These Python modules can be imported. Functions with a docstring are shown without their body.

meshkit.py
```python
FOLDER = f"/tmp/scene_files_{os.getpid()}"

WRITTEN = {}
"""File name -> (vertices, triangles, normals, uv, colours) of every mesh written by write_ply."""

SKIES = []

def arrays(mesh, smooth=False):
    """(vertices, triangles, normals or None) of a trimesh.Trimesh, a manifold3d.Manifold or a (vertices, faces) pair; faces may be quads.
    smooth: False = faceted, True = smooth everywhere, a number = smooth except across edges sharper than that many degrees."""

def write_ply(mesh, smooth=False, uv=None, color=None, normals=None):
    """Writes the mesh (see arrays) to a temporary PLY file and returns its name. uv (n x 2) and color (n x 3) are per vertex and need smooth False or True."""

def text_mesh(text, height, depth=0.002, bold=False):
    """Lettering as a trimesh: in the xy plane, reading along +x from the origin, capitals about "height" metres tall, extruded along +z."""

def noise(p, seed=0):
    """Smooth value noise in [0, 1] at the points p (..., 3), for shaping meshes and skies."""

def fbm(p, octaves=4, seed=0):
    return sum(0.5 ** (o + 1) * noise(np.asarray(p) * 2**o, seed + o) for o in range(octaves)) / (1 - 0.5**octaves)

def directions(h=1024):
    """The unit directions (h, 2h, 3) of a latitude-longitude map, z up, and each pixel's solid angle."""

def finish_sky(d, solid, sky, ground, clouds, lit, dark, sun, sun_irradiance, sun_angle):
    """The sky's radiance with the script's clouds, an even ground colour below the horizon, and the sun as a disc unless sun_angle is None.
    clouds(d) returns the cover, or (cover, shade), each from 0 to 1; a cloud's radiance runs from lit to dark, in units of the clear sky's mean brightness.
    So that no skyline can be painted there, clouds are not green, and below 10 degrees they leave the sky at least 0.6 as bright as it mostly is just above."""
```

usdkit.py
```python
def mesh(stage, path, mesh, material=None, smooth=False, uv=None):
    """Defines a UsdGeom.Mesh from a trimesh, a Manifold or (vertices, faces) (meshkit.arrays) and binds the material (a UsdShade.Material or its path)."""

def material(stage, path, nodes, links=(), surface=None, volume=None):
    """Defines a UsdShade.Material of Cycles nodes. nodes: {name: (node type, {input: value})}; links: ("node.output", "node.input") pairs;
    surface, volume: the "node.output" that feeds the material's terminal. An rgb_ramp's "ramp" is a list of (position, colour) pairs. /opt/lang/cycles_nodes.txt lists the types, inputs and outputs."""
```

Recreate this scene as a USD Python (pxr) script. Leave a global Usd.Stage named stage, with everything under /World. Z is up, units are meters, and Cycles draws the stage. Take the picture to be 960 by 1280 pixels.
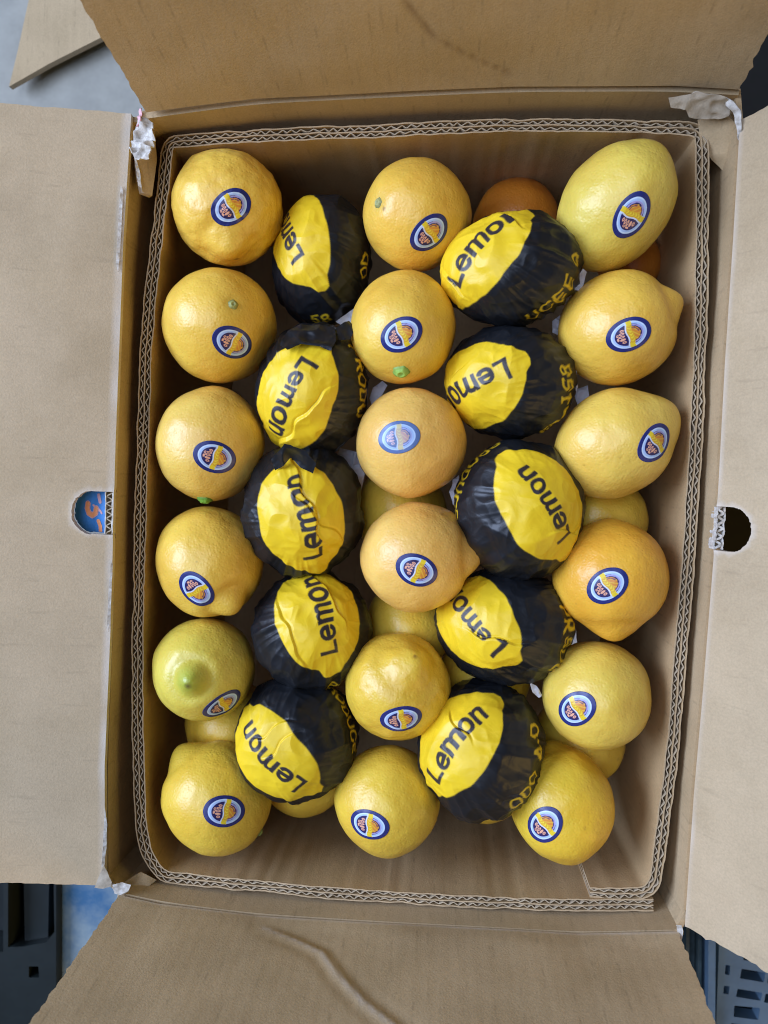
import math
import numpy as np
import shapely
import shapely.affinity as aff
from shapely.geometry import Polygon, LineString, Point
from scipy.spatial import Delaunay
from scipy.spatial.transform import Rotation
import trimesh
import usdkit, meshkit
from pxr import Usd, UsdGeom, UsdLux, UsdShade, Gf, Sdf, Vt

stage = Usd.Stage.CreateInMemory()
UsdGeom.SetStageUpAxis(stage, UsdGeom.Tokens.z)
UsdGeom.SetStageMetersPerUnit(stage, 1.0)
UsdGeom.Xform.Define(stage, '/World')
RNG = np.random.default_rng(7)

# ------------------------------------------------------------------ camera
ZR = 0.200                    # height of the inner liner's rim
ZC = ZR + 0.017               # height of the carton's fold lines
FPX = 960.0                   # focal length in pixels of the 960 x 1280 photograph
_R = Rotation.from_rotvec([0.04737287, 0.07510813, 0.04508333]).as_matrix()
_t = np.array([0.05242851, 0.01278572, 1.46560657])
_M = np.diag([1.0, -1.0, -1.0])
CAM = 0.30 * (_M @ (-_R.T @ _t)) + np.array([0, 0, ZR])
RIGHT, DOWN, FWD = _M @ _R[0], _M @ _R[1], _M @ _R[2]

cam = UsdGeom.Camera.Define(stage, '/World/camera')
m = np.eye(4)
m[0, :3], m[1, :3], m[2, :3], m[3, :3] = RIGHT, -DOWN, -FWD, CAM
cam.AddTransformOp().Set(Gf.Matrix4d(*m.ravel().tolist()))
cam.CreateHorizontalApertureAttr(36.0)
cam.CreateVerticalApertureAttr(48.0)
cam.CreateFocalLengthAttr(36.0)
cam.CreateClippingRangeAttr(Gf.Vec2f(0.02, 100))
cam.CreateFStopAttr(12.0)
cam.CreateFocusDistanceAttr(0.435)
cam.CreateExposureAttr(0.0)


# ------------------------------------------------------------------ light: an open door or window far to the left, an added dim fill overhead, an added warm fill
def rect_light(name, pos, target, w, h, intensity, color):
    l = UsdLux.RectLight.Define(stage, '/World/' + name)
    l.CreateWidthAttr(w); l.CreateHeightAttr(h)
    l.CreateIntensityAttr(intensity); l.CreateColorAttr(Gf.Vec3f(*color))
    p = np.array(pos, float); z = p - np.array(target, float); z /= np.linalg.norm(z)
    x = np.cross([0, 0, 1.0], z); x /= np.linalg.norm(x); y = np.cross(z, x)
    mm = np.eye(4); mm[0, :3], mm[1, :3], mm[2, :3], mm[3, :3] = x, y, z, p
    l.AddTransformOp().Set(Gf.Matrix4d(*mm.ravel().tolist()))
    return l


rect_light('window_light', (-2.2, 0.42, 1.7), (0, 0, 0.2), 1.6, 1.6, 10.8, (0.80, 0.975, 1.40))
rect_light('overhead_fill', (-0.6, 0.15, 2.9), (0, 0, 0.2), 2.2, 1.6, 2.7, (0.83, 0.98, 1.32))  # unseen soft fill added overhead
rect_light('warm_fill', (1.85, -1.35, 1.18), (0, 0, 0.2), 1.5, 1.2, 3.7, (1.0, 0.66, 0.19))  # unseen warm lamp added to tint the top flap and walls


# ------------------------------------------------------------------ helpers
def ray(px, py):
    px, py = np.asarray(px, float), np.asarray(py, float)
    return RIGHT * ((px - 480) / FPX)[..., None] + DOWN * ((py - 640) / FPX)[..., None] + FWD


def at_z(px, py, z):
    d = ray(px, py)
    return CAM + d * ((z - CAM[2]) / d[..., 2])[..., None]


def at_plane(px, py, p0, n):
    d = ray(px, py)
    return CAM + d * (((p0 - CAM) @ n) / (d @ n))[..., None]


def pts_z(pts, z):
    a = np.asarray(pts, float)
    return at_z(a[:, 0], a[:, 1], z)


_used = {}


def numbered(path):
    k = _used.get(path, 0)
    _used[path] = k + 1
    return path if k == 0 else f'{path}_{k:03d}'


def tag(p, label=None, cat=None, group=None, kind=None):
    for k, v in (('label', label), ('category', cat), ('group', group), ('kind', kind)):
        if v:
            p.SetCustomDataByKey(k, v)
    return p


def thing(name, label, cat, loc=(0, 0, 0), group=None):
    x = UsdGeom.Xform.Define(stage, numbered('/World/' + name))
    x.AddTranslateOp().Set(Gf.Vec3d(*map(float, loc)))
    p = x.GetPrim(); ORIG[str(p.GetPath())] = np.array(loc, float)
    return tag(p, label, cat, group)


ORIG = {}


def put(name, mesh, mat, parent=None, smooth=False, uv=None, cd=None, label=None, kind=None):
    """A mesh in world coordinates, stored in its thing's own coordinates."""
    base = '/World/' if parent is None else str(parent.GetPath()) + '/'
    path = numbered(base + name)
    off = np.zeros(3)
    if parent is not None:
        root = '/'.join(str(parent.GetPath()).split('/')[:3])
        off = ORIG.get(root, off)
    if hasattr(mesh, 'vertices'):
        v, f = np.array(mesh.vertices), np.array(mesh.faces)
    else:
        v, f = np.asarray(mesh[0], float), np.asarray(mesh[1], int)
    g = usdkit.mesh(stage, path, (v - off, f), mat, smooth=smooth, uv=uv)
    if cd is not None:
        UsdGeom.PrimvarsAPI(g).CreatePrimvar('Cd', Sdf.ValueTypeNames.Color3fArray, 'vertex').Set(Vt.Vec3fArray.FromNumpy(np.asarray(cd, np.float32)))
    p = g.GetPrim()
    if label or kind:
        tag(p, label, kind=kind)
    return p


def resample(P, step):
    P = np.asarray(P, float)
    s = np.r_[0, np.cumsum(np.linalg.norm(np.diff(P, axis=0), axis=1))]
    n = max(2, int(round(s[-1] / step)) + 1)
    q = np.linspace(0, s[-1], n)
    return np.stack([np.interp(q, s, P[:, k]) for k in range(P.shape[1])], 1), q


def smooth_path(P, step, it=6):
    P, _ = resample(P, step)
    for _ in range(it):
        P[1:-1] = 0.5 * P[1:-1] + 0.25 * (P[:-2] + P[2:])
    return resample(P, step)


def normals2(P):
    t = np.gradient(P[:, :2], axis=0)
    t /= np.maximum(np.linalg.norm(t, axis=1, keepdims=True), 1e-12)
    return np.stack([t[:, 1], -t[:, 0]], 1)


def grid_faces(nu, nv, wrap=False):
    i = np.arange(nu if wrap else nu - 1)[:, None]
    j = np.arange(nv - 1)[None, :]
    a = i * nv + j
    b = ((i + 1) % nu) * nv + j
    return np.stack([a, b, b + 1, a + 1], -1).reshape(-1, 4)


def quads(f):
    f = np.asarray(f)
    return np.vstack([f[:, [0, 1, 2]], f[:, [0, 2, 3]]])


def ribbon(P, thick, zs_fn, shift=None, nz=(0.0, 1.0)):
    """A standing sheet along the path P (n x 2): zs_fn(i) gives (n) top heights and (n) bottom heights; nz are the levels between top (0) and bottom (1)."""
    n2 = normals2(P)
    top, bot = zs_fn
    nz = np.asarray(nz)
    V, F, UV = [], [], []
    L = np.r_[0, np.cumsum(np.linalg.norm(np.diff(P, axis=0), axis=1))]
    base = 0
    z = top[:, None] * (1 - nz) + bot[:, None] * nz
    for sgn in (-1, 1):
        xy = P + n2 * thick * 0.5 * sgn
        g = np.repeat(xy[:, None, :], len(nz), 1)
        if shift is not None:
            g = g + shift(xy, z)
        V.append(np.concatenate([g, z[..., None]], -1).reshape(-1, 3))
        UV.append(np.stack([np.repeat(L[:, None], len(nz), 1), z], -1).reshape(-1, 2))
        f = grid_faces(len(P), len(nz)) + base
        F.append(f if sgn > 0 else f[:, ::-1])
        base += len(P) * len(nz)
    # top cap with vertices of its own, and the two end caps
    a = V[0].reshape(len(P), len(nz), 3); b = V[1].reshape(len(P), len(nz), 3)
    cap = np.stack([a[:, 0], b[:, 0]], 1).reshape(-1, 3)
    V.append(cap); UV.append(np.stack([np.repeat(L, 2), np.tile([0, thick], len(P))], 1))
    F.append(grid_faces(len(P), 2) + base); base += len(cap)
    for e in (0, -1):
        cap = np.stack([a[e], b[e]], 1).reshape(-1, 3)
        V.append(cap); UV.append(np.stack([np.tile([0, thick], len(nz)), np.repeat(z[e], 2)], 1))
        F.append(grid_faces(len(nz), 2) + base); base += len(cap)
    return np.vstack(V), quads(np.vstack(F)), np.vstack(UV)


def planar(poly, sp, edge=None):
    """Points and triangles of a shapely polygon (with holes), about sp apart."""
    edge = edge or sp
    rings = [poly.exterior] + list(poly.interiors)
    B = [np.array(shapely.segmentize(LineString(r.coords), edge).coords)[:-1] for r in rings]
    x0, y0, x1, y1 = poly.bounds
    gx, gy = np.meshgrid(np.arange(x0, x1, sp), np.arange(y0, y1, sp * 0.866))
    gx[1::2] += sp / 2
    G = np.stack([gx.ravel(), gy.ravel()], 1)
    inner = poly.buffer(-0.45 * min(sp, edge * 1.5))
    G = G[shapely.contains_xy(inner, G[:, 0], G[:, 1])] if not inner.is_empty else G[:0]
    P = np.vstack(B + [G])
    T = Delaunay(P).simplices
    c = P[T].mean(1)
    T = T[shapely.contains_xy(poly, c[:, 0], c[:, 1])]
    a = P[T]
    area = (a[:, 1, 0] - a[:, 0, 0]) * (a[:, 2, 1] - a[:, 0, 1]) - (a[:, 1, 1] - a[:, 0, 1]) * (a[:, 2, 0] - a[:, 0, 0])
    T = T[np.abs(area) > 1e-12]; area = area[np.abs(area) > 1e-12]
    T[area < 0] = T[area < 0][:, ::-1]
    loops, k = [], 0
    for b in B:
        loops.append(np.arange(k, k + len(b))); k += len(b)
    return P, T, loops


def sheet(poly, sp, place, thick, edge=None, color=None):
    """A solid sheet: place(P2) -> (points, unit normals). Returns vertices, faces, uv, colours, with the rim's own vertices."""
    P, T, loops = planar(poly, sp, edge)
    X, N = place(P)
    Y = X - N * thick
    V, F, UV = [X, Y], [T, T[:, ::-1] + len(P)], [P, P]
    C = None if color is None else color(P)
    CC = [C, C]
    base = 2 * len(P)
    for lp in loops:
        l2 = np.r_[lp, lp[0]]
        V.append(np.stack([X[l2], Y[l2]], 1).reshape(-1, 3))
        d = np.r_[0, np.cumsum(np.linalg.norm(np.diff(P[l2], axis=0), axis=1))]
        UV.append(np.stack([np.repeat(d, 2), np.tile([0, thick], len(l2))], 1))
        ring = P[lp]
        ccw = np.sum(ring[:, 0] * np.roll(ring[:, 1], -1) - ring[:, 1] * np.roll(ring[:, 0], -1)) > 0
        is_hole = lp is not loops[0]
        q = quads(grid_faces(len(l2), 2)) + base
        if ccw == (not is_hole):
            q = q[:, ::-1] if False else q
        F.append(q)
        if C is not None:
            CC.append(np.repeat(np.clip(C[l2] + [0.35, 0, 0], 0, 1), 2, 0))
        base += 2 * len(l2)
    return np.vstack(V), np.vstack(F), np.vstack(UV), (None if C is None else np.vstack(CC))


def fbm(P, scale, seed=0, octaves=3):
    P = np.asarray(P, float)
    if P.shape[-1] == 2:
        P = np.concatenate([P, np.full(P.shape[:-1] + (1,), 0.37)], -1)
    return meshkit.fbm(P * scale + 100.0, octaves, seed) - 0.5


def ridged(P, seed=0):
    return 1 - 2 * np.abs(meshkit.noise(np.asarray(P) + 50.0, seed) * 2 - 1)


# ------------------------------------------------------------------ materials
UsdGeom.Scope.Define(stage, '/World/Looks')


def mat(name, nodes, links, surface='p.BSDF', volume=None):
    return usdkit.material(stage, '/World/Looks/' + name, nodes, links, surface=surface)


def kraft(name, base, light=(0.66, 0.58, 0.48), dark=(0.20, 0.12, 0.06), ribs=True, rough=0.75):
    """Brown board: fibre mottling, faint flute lines across u, Cd primvar: red lightens (scuffs and one painted ridge light), green darkens."""
    b = np.array(base)
    nodes = {
        'tc': ('texture_coordinate', {}), 'g': ('geometry', {}), 'cd': ('attribute', {'attribute': 'Cd'}), 'sep': ('separate_color', {}),
        'mp': ('mapping', {'scale': (1, 0.12, 1)}),
        'n1': ('noise_texture', {'scale': 900.0, 'detail': 4.0, 'roughness': 0.65}),
        'n2': ('noise_texture', {'scale': 22.0, 'detail': 5.0, 'roughness': 0.6}),
        'n3': ('noise_texture', {'scale': 260.0, 'detail': 3.0, 'roughness': 0.6}),
        'wv': ('wave_texture', {'wave_type': 'bands', 'bands_direction': 'x', 'scale': 40.0, 'distortion': 1.2, 'detail': 2.0, 'detail_scale': 1.5}),
        'r1': ('rgb_ramp', {'ramp': [(0.3, tuple(b * 0.90)), (0.7, tuple(b * 1.09))]}),
        'r2': ('rgb_ramp', {'ramp': [(0.3, (0.90, 0.895, 0.88)), (0.7, (1.06, 1.06, 1.06))]}),
        'r3': ('rgb_ramp', {'ramp': [(0.60, (0, 0, 0)), (0.74, (0.30, 0.30, 0.30))]}),
        'm1': ('mix', {'mix_type': 'multiply', 'fac': 1.0}),
        'md': ('mix', {'color2': dark}), 'ml': ('mix', {'color2': light}), 'ms': ('mix', {'color2': tuple(b * 0.55)}),
        'w2': ('wave_texture', {'wave_type': 'bands', 'bands_direction': 'x', 'scale': 24.0, 'distortion': 0.8, 'detail': 2.0, 'detail_scale': 1.0}),
        'wr': ('rgb_ramp', {'ramp': [(0.0, (1, 1, 1)), (0.035, (0, 0, 0))]}), 'mp2': ('mapping', {'scale': (1, 1, 1)}),
        'n4': ('noise_texture', {'scale': 130.0, 'detail': 3.0}), 'r4': ('rgb_ramp', {'ramp': [(0.50, (0, 0, 0)), (0.64, (1, 1, 1))]}),
        'wx': ('math', {'math_type': 'multiply'}), 'wy': ('math', {'math_type': 'multiply', 'value2': 0.32 if ribs else 0.0}), 'mw': ('mix', {'color2': tuple(b * 0.45)}),
        'n5': ('noise_texture', {'scale': 9.0, 'detail': 6.0, 'roughness': 0.7}), 'r5': ('rgb_ramp', {'ramp': [(0.34, (0.90, 0.89, 0.86)), (0.5, (1, 1, 1)), (0.7, (1.05, 1.05, 1.06))]}), 'm5': ('mix', {'mix_type': 'multiply', 'fac': 1.0}),
        'wm': ('math', {'math_type': 'multiply', 'value2': 0.22 if ribs else 0.0}),
        'hs': ('math', {'math_type': 'add'}),
        'bp': ('bump', {'strength': 0.35, 'distance': 0.0006}),
        'p': ('principled_bsdf', {'roughness': rough, 'specular_ior_level': 0.25}),
    }
    links = [('g.position', 'n1.vector'), ('g.position', 'n2.vector'), ('tc.UV', 'mp.vector'), ('mp.vector', 'n3.vector'), ('tc.UV', 'wv.vector'),
             ('n1.fac', 'r1.fac'), ('n2.fac', 'r2.fac'), ('r1.color', 'm1.color1'), ('r2.color', 'm1.color2'), ('n3.fac', 'r3.fac'),
             ('r3.color', 'ms.fac'), ('m1.color', 'm5.color1'), ('g.position', 'n5.vector'), ('n5.fac', 'r5.fac'), ('r5.color', 'm5.color2'), ('m5.color', 'mw.color1'), ('tc.UV', 'w2.vector'), ('w2.fac', 'wr.fac'), ('g.position', 'n4.vector'), ('n4.fac', 'r4.fac'), ('wr.color', 'wx.value1'), ('r4.color', 'wx.value2'), ('wx.value', 'wy.value1'), ('wy.value', 'mw.fac'), ('mw.color', 'ms.color1'), ('cd.color', 'sep.color'), ('sep.g', 'md.fac'), ('ms.color', 'md.color1'),
             ('sep.r', 'ml.fac'), ('md.color', 'ml.color1'), ('ml.color', 'p.base_color'),
             ('wv.fac', 'wm.value1'), ('wm.value', 'hs.value1'), ('n1.fac', 'hs.value2'), ('hs.value', 'bp.height'), ('bp.normal', 'p.normal')]
    return mat(name, nodes, links)


CARD = kraft('carton_board', (0.505, 0.372, 0.212))
CARD_PLAIN = kraft('side_flap_board', (0.505, 0.382, 0.232), ribs=False)
LINER = kraft('liner_board', (0.505, 0.348, 0.178))
EDGE = kraft('cut_board_edge', (0.50, 0.40, 0.27), ribs=False, rough=0.9)
PALE = kraft('pale_board', (0.50, 0.42, 0.31), ribs=False)
TORN = mat('torn_paper', {'g': ('geometry', {}), 'n': ('noise_texture', {'scale': 500.0, 'detail': 4.0}),
                          'r': ('rgb_ramp', {'ramp': [(0.3, (0.42, 0.37, 0.30)), (0.65, (0.70, 0.66, 0.59))]}),
                          'b': ('bump', {'strength': 0.25, 'distance': 0.0004}), 'p': ('principled_bsdf', {'roughness': 1.0, 'specular_ior_level': 0.03})},
           [('g.position', 'n.vector'), ('n.fac', 'r.fac'), ('r.color', 'p.base_color'), ('n.fac', 'b.height'), ('b.normal', 'p.normal')])

PEEL = mat('lemon_peel', {
    'g': ('geometry', {}), 'cd': ('attribute', {'attribute': 'Cd'}),
    'v': ('voronoi_texture', {'scale': 560.0, 'feature': 'smooth_f1', 'smoothness': 0.6, 'randomness': 0.9}),
    'vr': ('rgb_ramp', {'ramp': [(0.0, (0, 0, 0)), (0.5, (1, 1, 1))]}),
    'n': ('noise_texture', {'scale': 190.0, 'detail': 3.0}), 'n2': ('noise_texture', {'scale': 45.0, 'detail': 4.0}),
    'r2': ('rgb_ramp', {'ramp': [(0.3, (0.93, 0.90, 0.85)), (0.7, (1.05, 1.06, 1.1))]}),
    'sp': ('noise_texture', {'scale': 330.0, 'detail': 2.0}),
    'rs': ('rgb_ramp', {'ramp': [(0.74, (0, 0, 0)), (0.80, (0.22, 0.22, 0.22))]}),
    'm': ('mix', {'mix_type': 'multiply', 'fac': 1.0}), 'ms': ('mix', {'color2': (0.38, 0.22, 0.05)}),
    'bn': ('bump', {'strength': 0.36, 'distance': 0.0013}), 'bv': ('bump', {'strength': 0.30, 'distance': 0.0004}),
    'p': ('principled_bsdf', {'roughness': 0.40, 'specular_ior_level': 0.50, 'coat_weight': 0.25, 'coat_roughness': 0.26,
                              'subsurface_weight': 0.12, 'subsurface_scale': 0.004, 'subsurface_radius': (1.0, 0.55, 0.12)})},
    [('g.position', 'v.vector'), ('g.position', 'n.vector'), ('g.position', 'n2.vector'), ('g.position', 'sp.vector'), ('n2.fac', 'r2.fac'),
     ('cd.color', 'm.color1'), ('r2.color', 'm.color2'), ('sp.fac', 'rs.fac'), ('rs.color', 'ms.fac'), ('m.color', 'ms.color1'), ('ms.color', 'p.base_color'),
     ('n.fac', 'bn.height'), ('v.distance', 'vr.fac'), ('vr.color', 'bv.height'), ('bn.normal', 'bv.normal'), ('bv.normal', 'p.normal')])

STEM = mat('green_stem', {'g': ('geometry', {}), 'cd': ('attribute', {'attribute': 'Cd'}), 'n': ('noise_texture', {'scale': 900.0}), 'b': ('bump', {'strength': 0.5, 'distance': 0.0005}),
                          'p': ('principled_bsdf', {'roughness': 0.5})}, [('g.position', 'n.vector'), ('cd.color', 'p.base_color'), ('n.fac', 'b.height'), ('b.normal', 'p.normal')])
STICKER = mat('printed_sticker', {'cd': ('attribute', {'attribute': 'Cd'}), 'p': ('principled_bsdf', {'roughness': 0.33, 'specular_ior_level': 0.45})}, [('cd.color', 'p.base_color')])
WRAP = mat('printed_tissue', {
    'g': ('geometry', {}), 'cd': ('attribute', {'attribute': 'Cd'}),
    'n': ('noise_texture', {'scale': 110.0, 'detail': 3.0, 'roughness': 0.5, 'distortion': 0.6}), 'n2': ('noise_texture', {'scale': 60.0, 'detail': 4.0}),
    'r2': ('rgb_ramp', {'ramp': [(0.3, (0.92, 0.92, 0.92)), (0.7, (1.05, 1.05, 1.05))]}), 'm': ('mix', {'mix_type': 'multiply', 'fac': 1.0}),
    'b': ('bump', {'strength': 0.35, 'distance': 0.0012}),
    'p': ('principled_bsdf', {'roughness': 0.40, 'specular_ior_level': 0.42})},
    [('g.position', 'n.vector'), ('g.position', 'n2.vector'), ('n2.fac', 'r2.fac'), ('cd.color', 'm.color1'), ('r2.color', 'm.color2'), ('m.color', 'p.base_color'),
     ('n.fac', 'b.height'), ('b.normal', 'p.normal')])
TISSUE = mat('white_tissue', {'d': ('principled_bsdf', {'base_color': (0.74, 0.73, 0.78), 'roughness': 0.6}), 't': ('translucent_bsdf', {'color': (0.7, 0.68, 0.7)}), 'mx': ('mix_closure', {'fac': 0.2})},
             [('d.BSDF', 'mx.closure1'), ('t.BSDF', 'mx.closure2')], surface='mx.closure')


def plain(name, col, rough=0.5, var=0.12, scale=60.0, col2=None, spec=0.4):
    c = np.array(col); c2 = np.array(col2) if col2 is not None else c * (1 + var)
    return mat(name, {'g': ('geometry', {}), 'n': ('noise_texture', {'scale': scale, 'detail': 6.0, 'roughness': 0.65}),
                      'r': ('rgb_ramp', {'ramp': [(0.35, tuple(c * (1 - var))), (0.66, tuple(c2))]}),
                      'b': ('bump', {'strength': 0.25, 'distance': 0.0008}),
                      'p': ('principled_bsdf', {'roughness': rough, 'specular_ior_level': spec})},
               [('g.position', 'n.vector'), ('n.fac', 'r.fac'), ('r.color', 'p.base_color'), ('n.fac', 'b.height'), ('b.normal', 'p.normal')])


FLOOR = plain('pale_concrete', (0.33, 0.32, 0.27), 0.7, 0.14, 26.0)
BLUEWOOD = plain('worn_blue_paint', (0.045, 0.15, 0.30), 0.6, 0.2, 28.0, (0.22, 0.29, 0.32))
GREYPLASTIC = plain('dark_grey_plastic', (0.010, 0.015, 0.015), 0.5, 0.15, 40.0)
BLUEPLASTIC = plain('blue_plastic', (0.10, 0.17, 0.25), 0.45, 0.15, 30.0)
TEALPLASTIC = plain('dark_teal_plastic', (0.014, 0.026, 0.027), 0.5, 0.2, 40.0, (0.05, 0.08, 0.09))
BLACKPLASTIC_SHADE = plain('black_plastic_and_shade', (0.006, 0.0065, 0.006), 0.6, 0.1)  # tray floor, and the added slab that stands in for shade
PRINTBLUE = plain('blue_print', (0.045, 0.24, 0.62), 0.5, 0.1, 80.0)
PRINTORANGE = plain('orange_print', (0.90, 0.33, 0.13), 0.5, 0.06, 80.0)
PRINTPINK = plain('pink_print', (0.72, 0.40, 0.42), 0.5, 0.06, 80.0)

# ------------------------------------------------------------------ the setting
v = np.array([[-3, -3, 0], [3, -3, 0], [3, 3, 0], [-3, 3, 0]], float)
tag(put('floor', (v, np.array([[0, 1, 2], [0, 2, 3]])), FLOOR), kind='structure')

# ------------------------------------------------------------------ the carton
carton = thing('cardboard_carton', 'open brown cardboard carton with four raised flaps, holding all the lemons', 'box', (0, 0, 0))
CREASE = {
    'top': [(178, 148), (250, 138), (320, 129), (480, 121), (640, 114), (840, 113), (924, 118)],
    'left': [(131, 1102), (131, 1070), (130, 960), (137, 780), (142, 560), (151, 300), (160, 148)],
    'bottom': [(850, 1163), (720, 1166), (640, 1161), (480, 1153), (320, 1143), (200, 1128), (147, 1116)],
    'right': [(926, 146), (917, 300), (907, 450), (899, 600), (894, 680), (877, 890), (868, 990), (857, 1150)],
}
creases = {k: pts_z(p, ZC) for k, p in CREASE.items()}
TB = 0.0045


def carton_wall(side):
    P, _ = smooth_path(creases[side][:, :2], 0.006, 8)
    n2 = normals2(P)
    if (n2.mean(0) @ P.mean(0)) < 0:
        n2 = -n2; P = P[::-1]; n2 = n2[::-1]
    Pm = P + n2 * TB * 0.5
    top = np.full(len(P), ZC - 0.0050 if side in ('left', 'right') else ZC - 0.0008)
    nz = np.r_[0, np.linspace(0.02, 1, 12)]
    V, F, UV = ribbon(Pm, TB, (top, np.full(len(P), 0.004)), nz=nz)
    w = fbm(V, 14, 3, 2) * 0.004
    V[:, 0] += w * np.clip((ZC - V[:, 2]) / 0.04, 0, 1); 
    put('side_wall', (V, F), CARD, carton, smooth=True, uv=UV[:, [0, 1]], cd=np.zeros((len(V), 3)))


for s_ in ('top', 'left', 'bottom', 'right'):
    carton_wall(s_)

for A_, B_ in ((creases['top'][0], creases['left'][-1]), (creases['left'][0], creases['bottom'][-1]), (creases['bottom'][0], creases['right'][-1]), (creases['right'][0], creases['top'][-1])):
    o_ = (A_ + B_)[:2] / 2; o_ = o_ / np.linalg.norm(o_) * 0.0015
    d_ = (B_ - A_)[:2]; d_ = d_ / np.linalg.norm(d_) * 0.0035
    P, _ = resample(np.array([A_[:2] + o_ - d_, B_[:2] + o_ + d_]), 0.003)
    V, F, UV = ribbon(P, 0.003, (np.full(len(P), ZC - 0.004), np.full(len(P), 0.004)))
    put('corner_gusset', (V, F), CARD, carton, smooth=30)

base = Polygon([tuple(p[:2]) for k in ('top', 'right', 'bottom', 'left') for p in (creases[k] if k in ('top', 'right') else creases[k])]).convex_hull.buffer(0.002)
V, F, UV, C = sheet(base, 0.03, lambda P: (np.c_[P, np.full(len(P), 0.006)], np.tile([0, 0, 1.0], (len(P), 1))), 0.004, color=lambda P: np.zeros((len(P), 3)))
put('base_panel', (V, F), CARD, carton, smooth=True, uv=UV, cd=C)


class FlapFrame:
    def __init__(self, side, angle):
        H = creases[side]
        self.A, self.B = H[0], H[-1]
        S = self.B - self.A; self.L = np.linalg.norm(S); S = S / self.L
        nh = np.cross(S, [0, 0, 1.0]); nh /= np.linalg.norm(nh)
        mid = (self.A + self.B) / 2
        if nh[:2] @ mid[:2] < 0:
            nh = -nh
        a = math.radians(angle)
        self.S, self.nh = S, nh
        self.T = math.cos(a) * nh + math.sin(a) * np.array([0, 0, 1.0])
        self.N = np.cross(S, self.T)
        if self.N @ (CAM - mid) < 0:
            self.N = -self.N
        d = H - self.A
        self.hs, self.hd = d @ S, d @ nh          # the fold's own slight bow

    def st(self, px):
        a = np.asarray(px, float)
        X = at_plane(a[:, 0], a[:, 1], self.A, self.N) - self.A
        return np.stack([X @ self.S, X @ self.T], 1)

    def place(self, disp):
        def f(P):
            def pos(Q):
                s, t = Q[:, 0], Q[:, 1]
                bow = np.interp(s, self.hs, self.hd) * np.exp(-np.maximum(t, 0) / 0.06)
                return self.A + s[:, None] * self.S + t[:, None] * self.T + bow[:, None] * self.nh + disp(Q)[:, None] * self.N
            e = 1e-4
            X = pos(P)
            dx, dy = pos(P + [e, 0]) - X, pos(P + [0, e]) - X
            n = np.cross(dx, dy); n /= np.linalg.norm(n, axis=1, keepdims=True)
            n *= np.sign(n @ self.N)[:, None]
            return X, n
        return f


def extend(st, T):
    """Carries a side edge of (s, t) points on to t = T."""
    a, b = st[-2], st[-1]
    k = (T - b[1]) / (b[1] - a[1])
    return np.vstack([st, b + (b - a) * k])


def ragged(st, amp, seed, step=0.0025):
    P, q = resample(st, step)
    P[1:-1, 0] += (fbm(np.c_[q, q * 0, q * 0], 330, seed, 3)[1:-1]) * amp * 2
    return P


def line_dist(P, pts):
    return shapely.distance(shapely.points(P[:, 0], P[:, 1]), LineString(pts))


def score(P, L, seed, amount=0.5, width=0.0011):
    """Pale rubbed line along the fold."""
    j = 0.6 + 1.2 * (fbm(np.c_[P[:, 0], P[:, 0] * 0, P[:, 0] * 0], 60, seed, 2) + 0.25)
    return np.clip(amount * j, 0, 1) * np.exp(-(np.maximum(P[:, 1] - 0.0008, 0) / width) ** 2)


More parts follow.
